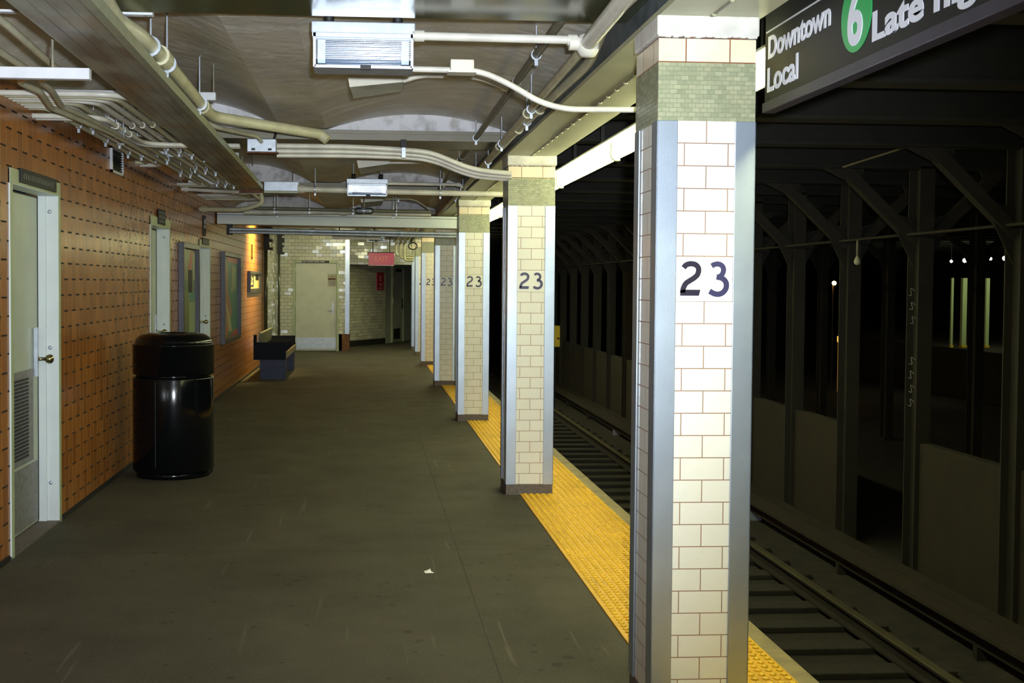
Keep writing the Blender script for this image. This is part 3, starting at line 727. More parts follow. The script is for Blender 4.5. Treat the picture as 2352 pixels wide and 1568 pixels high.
# ------------------------------------------------------------ bench
r = thing('platform_bench', 'dark navy slab-sided bench with grey-green back standing against the brown wall', 'bench', (-1.76, 18.76, 0))
L = 2.45
for y in (0.0, L-.04):
    obj('end_panel', MB().box(0, .50, y, y+.04, .31, .585, bev=.004).box(.0, .05, y, y+.04, .585, .70, bev=.004), M['bench_navy'], r)
for k in range(1, 5): obj('seat_divider', MB().box(.10, .50, k*L/5-.010, k*L/5+.010, .42, .535, bev=.003), M['bench_navy'], r)
obj('seat', MB().box(.06, .485, .04, L-.04, .40, .43), M['bench_navy'], r)
obj('front_rail', MB().box(.485, .515, .02, L-.02, .335, .43, bev=.004), M['wood'], r)
obj('backrest', MB().prism([(.04, .43), (.07, .43), (.115, .72), (.085, .73)], 'y', .04, L-.04), M['bench_back'], r)
for y in (.0, L-.35-.05): obj('leg', MB().box(.10, .495, y, y+.35, 0, .315, bev=.004).box(.098, .497, y-.004, y+.354, .19, .21), M['bench_leg'], r)

# paper scrap
pp = on(985, 1314, Z=0)
tag(obj('paper_scrap', MB().add([(-.02, -.022, .001), (.028, -.02, .002), (.012, .0, .006), (.009, .035, .012), (-.006, .02, .008), (-.026, .012, .004), (0, 0, .011)], [(0, 1, 6), (1, 2, 6), (2, 3, 6), (3, 4, 6), (4, 5, 6), (5, 0, 6)]), M['paper'], loc=(pp.x, pp.y, 0)), 'tiny crumpled scrap of white paper on the platform floor', 'litter')

# ------------------------------------------------------------ fluorescent fixture row
M['tube_off'] = simple('unlit_fluorescent_tube', (0.6, 0.6, 0.52), 0.3, 0, 0.05, 5, bump=0.0)
def fluor(y0, y1, label):
    lit = M['tube_off'] if 16 < y0 < 18 else M['tube']
    r = thing('fluorescent_fixture', label, 'light fixture', (1.64, y0, 2.33), 'fluorescent fixtures above the platform edge')
    n = y1-y0
    obj('housing', MB().prism([(-.05, .11), (-.085, .125), (-.085, .132), (-.04, .125), (-.03, .17), (.05, .17), (.06, .125), (.105, .132), (.112, .065), (.104, .065), (.096, .11)], 'y', 0, n), M['reflector'], r)
    obj('fluorescent_tube', MB().tube([(-.015, .05, .05), (-.015, n-.05, .05)], .034, 10), lit, r)
    obj('fluorescent_tube', MB().tube([(.055, .05, .07), (.055, n-.05, .07)], .022, 10), lit, r)
    mb = MB()
    mb.tube([(-.055, .045, .11), (-.06, .045, .02), (-.035, .045, -.004), (.0, .045, .0)], .008, 8, fillet=.02)
    obj('tube_bracket', mb, M['tray_lip'], r)
    obj('ceiling_stem', MB().box(0, .02, n*.3, n*.3+.03, .17, .62).box(0, .02, n*.8, n*.8+.03, .17, .62), M['dark'], r)
ys = [-1.6, 0.67, 2.94, 5.21+0.21, 7.69, 9.95, 12.2, 14.5, 16.2, 18.7, 21.2, 23.7, 26.0, 28.3]
for k in range(len(ys)-1):
    fluor(ys[k]+.005, ys[k+1]-.005, 'fluorescent tube fixture ' + ['behind the camera over the edge', 'above the platform edge beside the camera', 'showing between the nearest pillar and the hanging sign', 'behind the nearest pillar over the track edge', 'right of the second pillar, between two hook brackets', 'just behind the right side of the second pillar', 'behind the second pillar, next in the glowing row', 'glowing between second and third pillars', 'behind the third pillar over the edge', 'unlit, just before the shaded fourth pillar', 'beside the fifth pillar over the edge', 'beside the sixth pillar over the edge', 'last in the row beside the passage'][k])
# warm downlight hidden past the box beam
r = thing('yellow_downlight', 'yellow ceiling lamp behind the white box beam, washing the brown wall', 'light fixture', (-1.22, 20.35, 2.56))
obj('lamp_can', MB().lathe([(.075, 0), (.075, .10)], (0, 0, 0), 20).lathe([(.02, .10), (.02, .24)], (0, 0, 0), 8), M['dark'], r)
obj('lamp_glass', MB().lathe([(.06, -.012), (.06, -.001)], (0, 0, 0), 20), M['sodium'], r)
sp = bpy.data.lights.new('downlight_beam', 'SPOT'); so = bpy.data.objects.new('downlight_beam', sp); C.objects.link(so)
so.location = (-1.22, 20.35, 2.52); sp.energy = 600; sp.color = (1.0, 0.76, 0.24); sp.spot_size = math.radians(125); sp.spot_blend = .8; sp.shadow_soft_size = .04
so.rotation_euler = Vector((-.8, 0, -.62)).to_track_quat('-Z', 'Y').to_euler()

def strip_light(label, x0, x1, y, z, mt):
    r = thing('ceiling_strip_light', label, 'light fixture', (x0, y, z), 'strip lights at the far end')
    obj('light_pan', MB().box(0, x1-x0, 0, .14, .035, .07, bev=.004), M['reflector'], r)
    obj('added_glare_baffle', MB().box(0, x1-x0, -.008, 0, -.04, .07), M['reflector'], r)  # baffle added to keep the tube's glare off the brown wall
    obj('light_tube', MB().tube([(.03, .07, .012), (x1-x0-.03, .07, .012)], .019, 10), mt, r)
    obj('ceiling_stem', MB().box(.1, .12, .06, .08, .07, 2.72-z).box(x1-x0-.12, x1-x0-.10, .06, .08, .07, 2.72-z), M['dark'], r)
strip_light('far strip light near the ceiling in front of the end door', -1.2, -.1, 24.2, 2.50, emit('bright_far_strip_tube', (1.0, 1.0, .66), 120))
strip_light('pale ceiling strip light showing just under the silver pipes', -.55, .22, 18.9, 2.235, emit('dim_strip_tube', (1.0, 1.0, .75), 6))

# ------------------------------------------------------------ hanging direction sign
SX = 1.42; sy0, sy1 = 4.235, 0.9
r = thing('hanging_direction_sign', 'black hanging sign reading Downtown Local, green 6, Late nights, at top right', 'sign', (SX, sy0, 2.16))
obj('sign_board', MB().box(0, .035, sy1-sy0, 0, .012, .42), M['sign_black'], r)
obj('bottom_channel', MB().box(-.006, .041, sy1-sy0, .01, -.022, .014, bev=.003), M['sign_frame'], r)
obj('white_rule', MB().box(-.0015, 0, sy1-sy0, -.01, .258, .264), M['strut'], r)
obj('hanger_bracket', MB().box(.01, .025, -.5, -.46, .42, .70).box(.01, .025, -2.6, -2.56, .42, .70), M['dark'], r)
def st(s, ya, za, ht, width, bold, nm):
    # cap height of the built-in font is about 0.73 of its size
    o = text(nm, s, ht/0.729, M['white_ink'], r, (-.0005, 0, 0), (0, -1, 0), (0, 0, 1), bold=bold)
    ysv = [v.co.y for v in o.data.vertices]; span = max(ysv)-min(ysv); k = width/span; top = max(ysv)
    for v in o.data.vertices: v.co.y = (v.co.y-top)*k+(ya-sy0); v.co.z += za-2.16
st('Downtown', 4.20, 2.325, .079, .575, .0028, 'lettering_downtown')
st('Local', 4.205, 2.208, .086, .305, .0028, 'lettering_local')
st('Late nights', 3.315, 2.211, .082, .80, .0035, 'lettering_late_nights')
b = MB(); b.lathe([(.109, -.0018), (.109, 0)], (0, 3.43-sy0, 2.312-2.16), 48, 0, 'x', smooth=False); obj('route_disc', b, M['green'], r)
o = text('route_number', '6', .165/0.729, M['white_ink'], r, (-.0022, 3.43-sy0+.062, 2.312-2.16-.083), (0, -1, 0), (0, 0, 1), bold=.006)

# ------------------------------------------------------------ ceiling services
def pipe(name, label, pts, r, m_, fillet=.12, seg=12, group=None, couplings=(), hang=(), cat='pipe', parts=None):
    pts = [Vector(p) for p in pts]; base = pts[0].copy()
    P = [p-base for p in pts]
    o = obj(name, MB().tube(P, r, seg, 0, fillet), m_, None, base)
    tag(o, label, cat, group)
    def at(t):
        i = min(int(t), len(P)-2); f = t-i; return P[i].lerp(P[i+1], f), (P[i+1]-P[i]).normalized()
    for t in couplings:
        c, d = at(t); obj('coupling', MB().ring(c, d, r*1.35, r*1.1, 14), m_, o)
    for t in hang:
        c, d = at(t); mb = MB().ring(c, d, r*1.3, .008, 14)
        wx = base.x+c.x; vz = 2.62+.19*(1-((wx+1.29)/.67)**2) if wx < -.62 else (2.62 if wx < -.30 else 2.615+.12*(1-((wx-.36)/.66)**2)); top = vz-.02-base.z-c.z
        if top > r: mb.tube([c+Vector((0, 0, r)), c+Vector((0, 0, top+.03))], .005, 6)
        mb.box(c.x-.008, c.x+.008, c.y-.008, c.y+.008, c.z-r-.03, c.z-r)
        obj('hanger_clamp', mb, M['galv'], o)
    return o
def zl(pxs, Z): return [on(a, b, Z=Z) for a, b in pxs]
def ext(p, q, y):  # extend line p->q to plane y
    t = (y-p.y)/(q.y-p.y); return p.lerp(q, t)
# three lengthwise pipes by the girder
c1, c2 = on(1286, 51, Z=2.56), on(1120, 280, Z=2.56)
pipe('ceiling_pipe', 'slim grimy pipe farthest from the girder, running lengthwise under the right vault', [ext(c1, c2, 0), ext(c1, c2, 16.5)], .019, M['pipe_dark'], couplings=(.20, .375, .6), hang=(.33, .52, .62, .75), group='lengthwise pipes beside the girder')
J = on(1350, 100, Z=2.47)
a2 = on(1146, 337, Z=2.47)
pipe('ceiling_pipe', 'middle cream pipe of three along the girder, passing the large elbow fitting', [J, a2, ext(J, a2, 16.5)], .021, M['pipe_yel'], couplings=(.55, 1.0), hang=(.5, .95, 1.25, 1.6), group='lengthwise pipes beside the girder')
n0, n1_ = on(1430, 2, Z=2.47), J
pipe('thick_ceiling_pipe', 'thick cream pipe coming from overhead into the elbow fitting at top right', [ext(n0, n1_, 1.0), J], .032, M['pipe'], group=None)
b0 = [on(1388, 55, Z=2.49), on(1386, 95, Z=2.49), on(1355, 145, Z=2.49)]; b1 = on(1184, 303, Z=2.46); b2 = on(1113, 380, Z=2.46)
pipe('ceiling_pipe', 'cream pipe closest to the girder, bending outward near the elbow fitting', [ext(b0[0], Vector((b0[0].x+.02, b0[0].y-1, 2.49)), 2.0), b0[0], b0[2], b1, ext(b1, b2, 16.5)], .022, M['pipe_yel'], .2, couplings=(2.6, 2.95), hang=(2.8, 3.2, 3.5), group='lengthwise pipes beside the girder')
r = thing('pipe_elbow_fitting', 'bulbous cream elbow fitting joining cross conduit and girder pipe', 'pipe fitting', (J.x, J.y, J.z))
obj('fitting_body', MB().lathe([(.006, -.05), (.03, -.045), (.045, -.02), (.047, .01), (.038, .035), (.012, .045)], (0, 0, -.005), 20), M['pipe'], r)
obj('threaded_collar', MB().ring((-.055, 0, 0), (1, 0, 0), .028, .02, 14).ring((0, .05, 0), (0, 1, 0), .028, .016, 14), M['pipe'], r)
# emergency light fixtures
def efix(label, x0, x1, y, z0, z1, rods=False):
    r = thing('emergency_light', label, 'light fixture', ((x0+x1)/2, y, z0), 'clear boxed emergency lights')
    w_, h_, dp = x1-x0, z1-z0, .15
    obj('back_housing', MB().box(-w_/2, w_/2, .02, dp, h_*.62, h_, bev=.004).box(-w_/2-.004, w_/2+.004, .0, dp+.005, h_-.045, h_, bev=.004), M['galv'], r)
    obj('reflector_plate', MB().prism([(dp-.02, .015), (dp-.012, .015), (dp-.045, h_-.05), (dp-.053, h_-.05)], 'x', -w_/2+.02, w_/2-.02), M['ribbed'], r)
    obj('clear_lens', MB().prism([(.012, .03), (.03, .005), (dp-.01, .005), (dp-.004, .03), (dp-.004, h_-.05), (.006, h_-.05)], 'x', -w_/2+.012, w_/2-.012), M['lens'], r)
    obj('lens_frame', MB().box(-w_/2+.004, -w_/2+.014, 0, dp, 0, h_-.04).box(w_/2-.014, w_/2-.004, 0, dp, 0, h_-.04).box(-w_/2, w_/2, 0.0, .008, h_-.06, h_-.045).box(-w_/2+.01, w_/2-.01, .0, dp, -.003, .008), M['galv'], r)
    obj('latch', MB().box(-.012, .03, -.004, .01, -.008, .01), M['dark'], r)
    obj('lamp_socket', MB().box(-w_/2+.02, -w_/2+.05, .04, dp-.05, .02, .11).box(w_/2-.05, w_/2-.02, .04, dp-.05, .02, .11), M['galv'], r)
    if rods:
        for sx in (-1, 1):
            obj('hanger_rod', MB().tube([(sx*w_*.34, .06, h_), (sx*w_*.34, .06, 2.72-z0)], .006, 6), M['galv'], r)
            obj('hanger_cup', MB().lathe([(.02, h_), (.02, h_+.05)], (sx*w_*.34, .06, 0), 12), M['dark'], r)
    return r
efix('large clear boxed emergency light with flash glare hanging under the vault at top centre', -.218, .180, 4.72, 2.36, 2.537, True)
efix('smaller clear boxed emergency light on cross conduit, left of the second pillar', -.199, .191, 11.6, 2.357, 2.52, True)
efix('distant boxed emergency light above the exit sign', -.02, .38, 26.2, 2.42, 2.56, True)
pipe('cross_conduit', 'straight cream conduit from the large emergency light to the elbow fitting', [on(948, 82, Y=J.y), on(1325, 92, Y=J.y)], .017, M['pipe'], couplings=(.04, .97))
g = [on(a, b, Y=4.93) for a, b in [(880, 157), (1100, 162), (1165, 190), (1240, 235), (1300, 251), (1480, 252)]]
pipe('cross_conduit', 'curved cream conduit swooping from the small square box down to the nearest pillar', g, .0125, M['pipe'], .12, couplings=(.75,))
bx = on(1060, 155, Y=4.93)
r = thing('junction_box', 'small cream square junction box on the swooping conduit', 'electrical box', (bx.x, 4.92, bx.z))
obj('box_body', MB().box(-.048, .048, -.035, .035, -.02, .026, bev=.004), M['cream_box'], r); obj('mounting_flange', MB().box(-.058, .058, -.04, .04, -.028, -.02), M['cream_box'], r)
# cream wedge boxes on the vault and their conduits
def wedge(label, pxs, Y):
    q = [on(a, b, Y=Y) for a, b in pxs]; c = sum(q, Vector())/4
    r = thing('vault_box', label, 'electrical box', c, 'cream wedge boxes on the vault')
    P = [(p.x-c.x, p.z-c.z) for p in q]; w_ = abs(P[1][0]-P[0][0])
    mb = MB(); v = [(x, 0, z) for x, z in P]+[(x, .20, z+(.0 if i > 1 else .0)) for i, (x, z) in enumerate(P)]
    lo = [(P[3][0]+.02, .05, P[3][1]-.05), (P[2][0]-.01, .05, P[2][1]-.04)]
    mb.add(v, [(0, 1, 2, 3), (4, 5, 6, 7), (0, 1, 5, 4), (0, 3, 7, 4), (1, 2, 6, 5)])
    mb.add([v[3], v[2], lo[1], lo[0], v[7], v[6]], [(0, 1, 2, 3), (3, 2, 5, 4), (0, 3, 4), (1, 2, 5)], 1)
    obj('box_cover', mb, [M['cream_box'], M['pipe_dark']], r)
    obj('mounting_base', MB().box(-w_/2+.03, w_/2-.03, .05, .15, 0, 2.76-c.z), M['pipe_dark'], r)
    return q
q1 = wedge('largest cream wedge box on the vault, just below the top centre emergency light', [(797, 163), (926, 166), (928, 188), (803, 200)], 6.2)
q2 = wedge('middle cream wedge box on the vault, above the smaller emergency light', [(818, 359), (895, 365), (896, 376), (823, 386)], 10.4)
q3 = wedge('farthest cream wedge box, beyond the smaller emergency light', [(827, 453), (880, 453), (880, 461), (830, 465)], 15.0)
pipe('cross_conduit', 'thin cream conduit from the largest wedge box to the slim grimy pipe', [on(a, b, Y=6.15) for a, b in [(925, 186), (968, 173), (1095, 175), (1168, 205)]], .0125, M['pipe'], .1, couplings=(2.9,))
pipe('cross_conduit', 'thin conduit from the middle wedge box bending down to the second pillar', [on(a, b, Y=10.35) for a, b in [(893, 374), (1005, 373), (1050, 392), (1170, 410)]], .011, M['pipe'], .1)
pipe('cross_conduit', 'thin conduit from the farthest wedge box bending toward the girder', [on(a, b, Y=15.1) for a, b in [(878, 457), (952, 457), (985, 480)]], .010, M['pipe_yel'], .1, hang=(.5,))
# conduits at the second pillar
for k, (dy, rr) in enumerate(((0, .019), (12, .017), (22, .015))):
    pts = [(636, 335+dy), (800, 337+dy*.95), (925, 344+dy*.8), (990, 350+dy*.8), (1085, 390+dy*.75), (1175, 399+dy*.6)]
    pipe('cross_conduit', ['upper of three parallel conduits from the blue box to the second pillar', 'middle of three parallel conduits from the blue box to the second pillar', 'lowest of three parallel conduits from the blue box to the second pillar'][k], [on(a, b, Y=8.50+.04*k) for a, b in pts], rr, M['pipe'], .12, group='parallel conduits to the second pillar')
r = thing('conduit_clamp', 'upright strap clamp holding the three parallel conduits', 'clamp', on(927, 345, Y=8.45))
obj('strap', MB().box(-.016, .016, -.01, .01, -.055, .02, bev=.003), M['galv'], r); obj('beam_grip', MB().box(-.02, .02, -.01, .10, .02, .075), M['dark'], r)
r = thing('electrical_pull_box', 'blue-grey metal pull box at the left end of the three conduits', 'electrical box', on(601, 334, Y=8.50))
obj('box_body', MB().box(-.10, .10, -.01, .12, -.045, .045, bev=.003), M['galv'], r)
obj('box_knockout', MB().box(-.07, -.045, -.014, -.01, -.035, -.02).box(.045, .07, -.014, -.01, -.035, -.02), M['dark'], r)
obj('bottom_flange', MB().box(-.105, .115, -.015, .125, -.054, -.045), M['rust'], r)
obj('hanger_rod', MB().tube([(-.07, .06, -.05), (-.07, .06, -.14)], .004, 6).tube([(.08, .06, .04), (.10, .08, .13)], .01, 6), M['dark'], r)
pipe('small_conduit', 'short cream conduit slanting into the blue-grey pull box', [on(470, 280, Y=7.6), on(500, 293, Y=7.7), on(590, 313, Y=8.3), on(600, 325, Y=8.47)], .015, M['pipe_yel'], .05)
# big pipe left of centre
bp = zl([(205, -60), (268, 48), (318, 78), (372, 132), (466, 246)], 2.50)
bp = [bp[0], bp[1], bp[2], bp[3], bp[4], on(490, 268, Z=2.49), on(735, 308, Z=2.49), on(752, 322, Z=2.45)]
pipe('thick_ceiling_pipe', 'thick cream pipe running beside the cable tray then turning across to the right', bp, .033, M['pipe_yel'], .09, 16, couplings=(2.95, 3.02, 4.0), hang=(2.5, 3.1, 3.9))
# cross pipe with second emergency light
pipe('cross_conduit', 'cream conduit left of the smaller emergency light, from the grey box', [on(686, 434, Y=11.66), on(800, 437, Y=11.66)], .030, M['pipe'], hang=(.33,), couplings=(.05,))
pipe('cross_conduit', 'lower cream conduit from the smaller emergency light to the second pillar', [on(888, 440, Y=11.62), on(1180, 447, Y=11.62)], .028, M['pipe'], hang=(.42,))
pipe('cross_conduit', 'upper slim conduit right of the smaller emergency light ending in an elbow', [on(888, 421, Y=11.66), on(1058, 424, Y=11.66), on(1062, 432, Y=11.66)], .016, M['pipe'], .02, couplings=(.97,))
r = thing('tray_end_box', 'pale grey box at the far end of the cable tray', 'electrical box', on(646, 430, Y=11.65))
obj('box_body', MB().box(-.165, .165, 0, .18, -.035, .055, bev=.003), M['galv'], r); obj('base_channel', MB().box(-.165, .165, -.002, .18, -.055, -.036), M['tray_lip'], r)
# cross pipes further on
pipe('cross_conduit', 'grey pipe across the ceiling just above the white box beam', [on(590, 478, Y=14.6), on(990, 487, Y=14.6)], .022, M['pipe_dark'], hang=(.1, .3, .55, .8))
pipe('cross_conduit', 'thick dull pipe crossing behind the capsule lamp', [on(560, 487, Y=14.8), on(815, 486, Y=14.8), on(990, 492, Y=14.8)], .035, M['pipe'], .02, couplings=(.9,), hang=(.3, 1.5))
r = thing('capsule_lamp', 'small clear capsule lamp above the white box beam', 'light fixture', on(836, 484, Y=14.5))
obj('lamp_glass', MB().lathe([(.005, -.115), (.03, -.105), (.04, -.08), (.04, .08), (.03, .105), (.005, .115)], (0, 0, 0), 16, 0, 'x'), M['lens'], r)
obj('lamp_body', MB().lathe([(.02, -.09), (.02, .09)], (0, .0, 0.0), 12, 0, 'x'), M['strut'], r); obj('lamp_stem', MB().tube([(0, 0, .03), (0, 0, .40)], .008, 8), M['pipe_dark'], r)
# box beam and its lower tubes
r = thing('white_box_beam', 'long white boxed beam across the platform at the third pillar', 'beam', (WX+.02, 15.5, 2.25))
q = on(1060, 515, Y=15.5)
def sl(z0, z1, y0, y1, dz, x0=0.0, x1=3.15):   # slab falling gently to the right
    v = [(x0, y0, z0), (x1, y0, z0-dz), (x1, y0, z1-dz), (x0, y0, z1), (x0, y1, z0), (x1, y1, z0-dz), (x1, y1, z1-dz), (x0, y1, z1)]
    return MB().add(v, [(0, 1, 2, 3), (4, 5, 6, 7), (0, 1, 5, 4), (3, 2, 6, 7), (0, 3, 7, 4), (1, 2, 6, 5)])
obj('beam_box', sl(.01, .125, 0, .30, .03), M['jamb'], r); obj('upper_flange', sl(.130, .158, -.01, .31, .03), M['jamb'], r)
obj('beam_seam', sl(.125, .130, .004, .29, .03), M['dark'], r)
for k, (z, rr, yy) in enumerate(((2.195, .022, 15.53), (2.155, .016, 15.50))):
    pipe('beam_rail_pipe', ['upper silver pipe slung under the white box beam', 'lower silver pipe slung under the white box beam'][k], [(-1.76, yy, z), (1.18, yy, z-.035)], rr, M['galv'], couplings=(.02, .35, .6, .75), group='silver pipes under the white box beam')
r = thing('pipe_end_bracket', 'black bracket at the left end of the silver pipes', 'bracket', (-1.80, 15.52, 2.12)); obj('bracket_plate', MB().box(0, .08, 0, .04, 0, .14, bev=.004), M['dark'], r)

# cable tray
r = thing('cable_tray', 'long tarnished enclosed cable tray running lengthwise under the left vault', 'cable tray', (-1.03, 0, 2.42))
ya, yb = 0.5, 11.85
def tl(y, left):  # tray edges drift slightly left with distance
    return (-.877-.0162*(y-3.945)) + 1.03 if not left else (-1.161-.0095*(y-4.55)) + 1.03
def quad_bar(u0, u1, z0, z1):
    v = []
    for y in (ya, yb):
        a, b = tl(y, True), tl(y, False)
        for u in (u0, u1):
            for z in (z0, z1): v.append((a+(b-a)*u, y, z))
    return MB().add(v, [(0, 1, 3, 2), (4, 6, 7, 5), (0, 4, 5, 1), (2, 3, 7, 6), (0, 2, 6, 4), (1, 5, 7, 3)])
for k in range(4): obj('tray_board', quad_bar(k*.215+.0, k*.215+.204, .0, .02), M['tray'], r)
obj('side_rail', quad_bar(.868, 1.0, -.012, .032), M['tray_lip'], r); obj('side_rail', quad_bar(-.03, .0, .0, .032), M['tray_lip'], r)
obj('tray_cover', quad_bar(0, .868, .022, .031), M['dark'], r)
obj('end_plate', MB().box(tl(yb, True)-.02, tl(yb, False)+.01, yb, yb+.02, -.03, .08), M['rust'], r)

# strut hangers
def strut(label, x0, x1, y, z, rods):
    r = thing('strut_hanger', label, 'hanger', (x0, y, z), 'pale strut hangers')
    obj('strut_channel', MB().box(0, x1-x0, 0, .04, 0, .044, bev=.003), M['strut'], r)
    for x in rods: obj('hanger_rod', MB().tube([(x-x0, .02, .0), (x-x0, .02, 2.75-z)], .006, 6), M['pipe_dark'], r)
strut('upper pale strut crossing above the cable tray near the top left corner', -1.90, -.83, 4.72, 2.545, (-.86, -1.3))
strut('lower pale strut hung by rods near the top left, ending left of the tray', -1.92, on(205, 172, Y=4.75).x, 4.75, on(205, 182, Y=4.75).z, (-1.22, -1.85))
strut('second pale strut farther along crossing above the cable tray', -1.90, on(495, 222, Y=6.78).x, 6.78, on(495, 230, Y=6.78).z, (-.86, -1.4))
strut('third pale strut behind the tray where pipes turn to the wall', -1.90, -1.05, 9.9, 2.53, (-1.1, -1.5))
strut('fourth pale strut near the tray end', -1.90, -.75, 12.9, 2.55, (-.8, -1.5))

# bundle of conduits between wall and tray
yx = on(150, 232, Z=2.51).y
labs = ['outermost', 'second', 'third', 'fourth', 'fifth', 'sixth', 'seventh', 'innermost']
xs = [-1.84, -1.765, -1.69, -1.62, -1.50, -1.43, -1.36, -1.29]
for k in range(8):
    z = 2.51; y0 = yx+.26-.075*k; yend = [10.2, 10.42, 12.4, 12.6, 13.9, 14.1, 14.3, 14.52][k]
    rr = [.017, .018, .015, .015, .016, .015, .015, .016][k]
    pipe('bundle_conduit', labs[k]+' conduit, counted from the brown wall, in the bundle left of the cable tray', [(WX, y0, z), (xs[k], y0, z), (xs[k], yend, z), (WX, yend, z)], rr, M['pipe'] if k % 3 else M['pipe_yel'], .17, 10, 'conduit bundle between wall and tray', couplings=(1.15,), hang=(1.25+.02*k, 1.5+.01*k, 1.75))
p = [on(597, 440, Y=13.6), on(604, 466, Y=13.6), on(560, 482, Y=13.6), on(459, 480, Y=13.75)]
pipe('sweep_pipe', 'thick cream pipe dropping from the tray end and sweeping to the wall', [on(594, 428, Y=12.2)]+p, .026, M['pipe_yel'], .25, 12, couplings=(3.9,))
p = [(on(600, 443, Y=12.1)), on(520, 440, Y=12.4), on(417, 434, Y=12.5)]
pipe('wall_conduit', 'cream conduit from the tray end straight to the brown wall', p, .018, M['pipe'], .02, 12, couplings=(.5, 1.9))
for k in range(2):
    z = 2.472; x = -1.60+.055*k; yy = 8.56-.055*k; bxp = on(560, 334, Y=8.5)
    pipe('turning_conduit', ['upper', 'lower'][k]+' of two white conduits turning right above the tray toward the blue-grey pull box', [(WX, yx+.42+.08*k if False else yx+.42-.08*k, z), (x, yx+.42-.08*k, z), (x, yy, z), (bxp.x-.03, yy, z)], .016, M['pipe'], .20, 12, 'two turning conduits', couplings=(1.3, 1.6), hang=(1.45,))
# jogged pipes at top left
pipe('jogged_pipe', 'jogged olive pipe closest to the wall at top left', zl([(-60, 80), (76, 168), (42, 188), (92, 210), (118, 248), (158, 264), (255, 305), (372, 372)], 2.43), .015, M['pipe_yel'], .06, 10, 'jogged pipes at top left')
pipe('jogged_pipe', 'jogged olive pipe next to the tray at top left', zl([(-60, 0), (20, 60), (133, 160), (92, 186), (118, 206), (142, 244), (200, 270), (290, 318)], 2.435), .014, M['pipe_yel'], .06, 10, 'jogged pipes at top left')
# descending pipes beyond the far pillars
for k in range(3):
    x = .62+.09*k
    pipe('far_pipe', ['left', 'middle', 'right'][k]+' of three yellowed pipes by the far pillars beside the exit sign', [(x+.05, 17, 2.45), (x, 26.2-.09*k, 2.38), (x, 26.2-.09*k, 2.12-.055*k), (1.0, 26.2-.09*k, 2.12-.055*k)], .025, M['pipe_yel'], .08, 10, 'three pipes by the far pillars', hang=(.5, .8))
r = thing('conduit_coil', 'dark coiled cable hanging beside the far pillar tops', 'cable', (.93, 24.6, 2.28))
mb = MB(); pts = [(math.cos(t*math.pi/6)*.09, t*.004, math.sin(t*math.pi/6)*.07) for t in range(30)]; mb.tube(pts, .012, 8); obj('coil', mb, M['dark'], r)

# ------------------------------------------------------------ tunnel
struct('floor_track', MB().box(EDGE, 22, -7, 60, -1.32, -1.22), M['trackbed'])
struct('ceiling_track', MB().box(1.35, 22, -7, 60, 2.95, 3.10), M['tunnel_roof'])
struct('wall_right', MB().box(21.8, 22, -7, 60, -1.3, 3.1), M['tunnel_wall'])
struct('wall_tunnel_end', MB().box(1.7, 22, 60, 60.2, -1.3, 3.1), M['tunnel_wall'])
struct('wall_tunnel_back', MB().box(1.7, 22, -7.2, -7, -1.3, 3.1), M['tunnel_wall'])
struct('trim_43', MB().box(EDGE+.0, EDGE+.0+1.3, -7, 60, -1.235, -1.225), M['trackbed'])
def rail(x, lab):
    r = thing('running_rail', lab, 'rail', (x, -6, -1.22), 'running rails')
    obj('rail_body', MB().box(-.07, .07, 0, 64, .045, .06).box(-.009, .009, 0, 64, .06, .145).box(-.035, .035, 0, 64, .145, .158), M['rail'], r)
    obj('rail_head', MB().box(-.035, .035, 0, 64, .158, .172, bev=.004), M['rail_head'], r)
rail(2.40, 'near running rail, close below the platform edge'); rail(3.84, 'far running rail with a thin bright head')
t0 = None
for k in range(64):
    if t0 is None:
        t0 = obj('track_tie', MB().box(1.85, 4.15, 0, .22, -1.222, -1.175, bev=.008), M['tie']); o = t0
    else: o = t0.copy(); C.objects.link(o)
    o.location = (random.uniform(-.03, .03), 3.0+k*.56, 0)
    tag(o, 'dark wooden cross tie under the rails beside the platform', 'track tie', 'track ties')
g0 = None
for k in range(4):
    mb = MB()
    for j in range(6): mb.box(2.75, 3.45, j*.055, j*.055+.022, -1.22, -1.165)
r = thing('third_rail', 'third rail with brown cover board beyond the running rails', 'rail', (4.52, -6, -1.22))
obj('contact_rail', MB().box(-.04, .04, 0, 64, .10, .19), M['rail'], r); obj('cover_board', MB().box(-.13, .10, 0, 64, .23, .26), M['cover'], r)
for k in range(14): obj('cover_bracket', MB().box(.08, .10, 4+k*2.6, 4.06+k*2.6, 0, .25).box(-.05, .10, 4+k*2.6, 4.06+k*2.6, 0, .1), M['galv'] if k % 3 == 0 else M['rail'], r)
struct('trim_44', MB().box(4.86, 5.02, -7, 60, -1.22, -1.08), M['tunnel_wall'])

def h_col():
    r = empty('tunnel_column')
    mb = MB().box(-.07, .07, -.0, .016, -1.2, 2.66).box(-.07, .07, .22, .236, -1.2, 2.66).box(-.008, .008, .016, .22, -1.2, 2.66).box(-.10, .10, -.03, .27, -1.22, -1.19)
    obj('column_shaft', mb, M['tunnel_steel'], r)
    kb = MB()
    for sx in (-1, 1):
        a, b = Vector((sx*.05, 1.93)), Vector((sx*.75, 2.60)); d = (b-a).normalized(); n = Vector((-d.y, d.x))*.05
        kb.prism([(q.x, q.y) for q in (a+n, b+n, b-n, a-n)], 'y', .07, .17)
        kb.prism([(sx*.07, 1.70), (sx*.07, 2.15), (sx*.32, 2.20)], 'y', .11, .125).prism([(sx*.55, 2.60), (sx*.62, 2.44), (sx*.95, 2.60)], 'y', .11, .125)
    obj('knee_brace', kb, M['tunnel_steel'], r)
    return r
hc = h_col(); cys = [3.0+.0, 4.6, 6.2, 7.6, 8.98, 10.70, 12.32, 13.93, 15.5]+[17.05+1.55*k for k in range(20)]
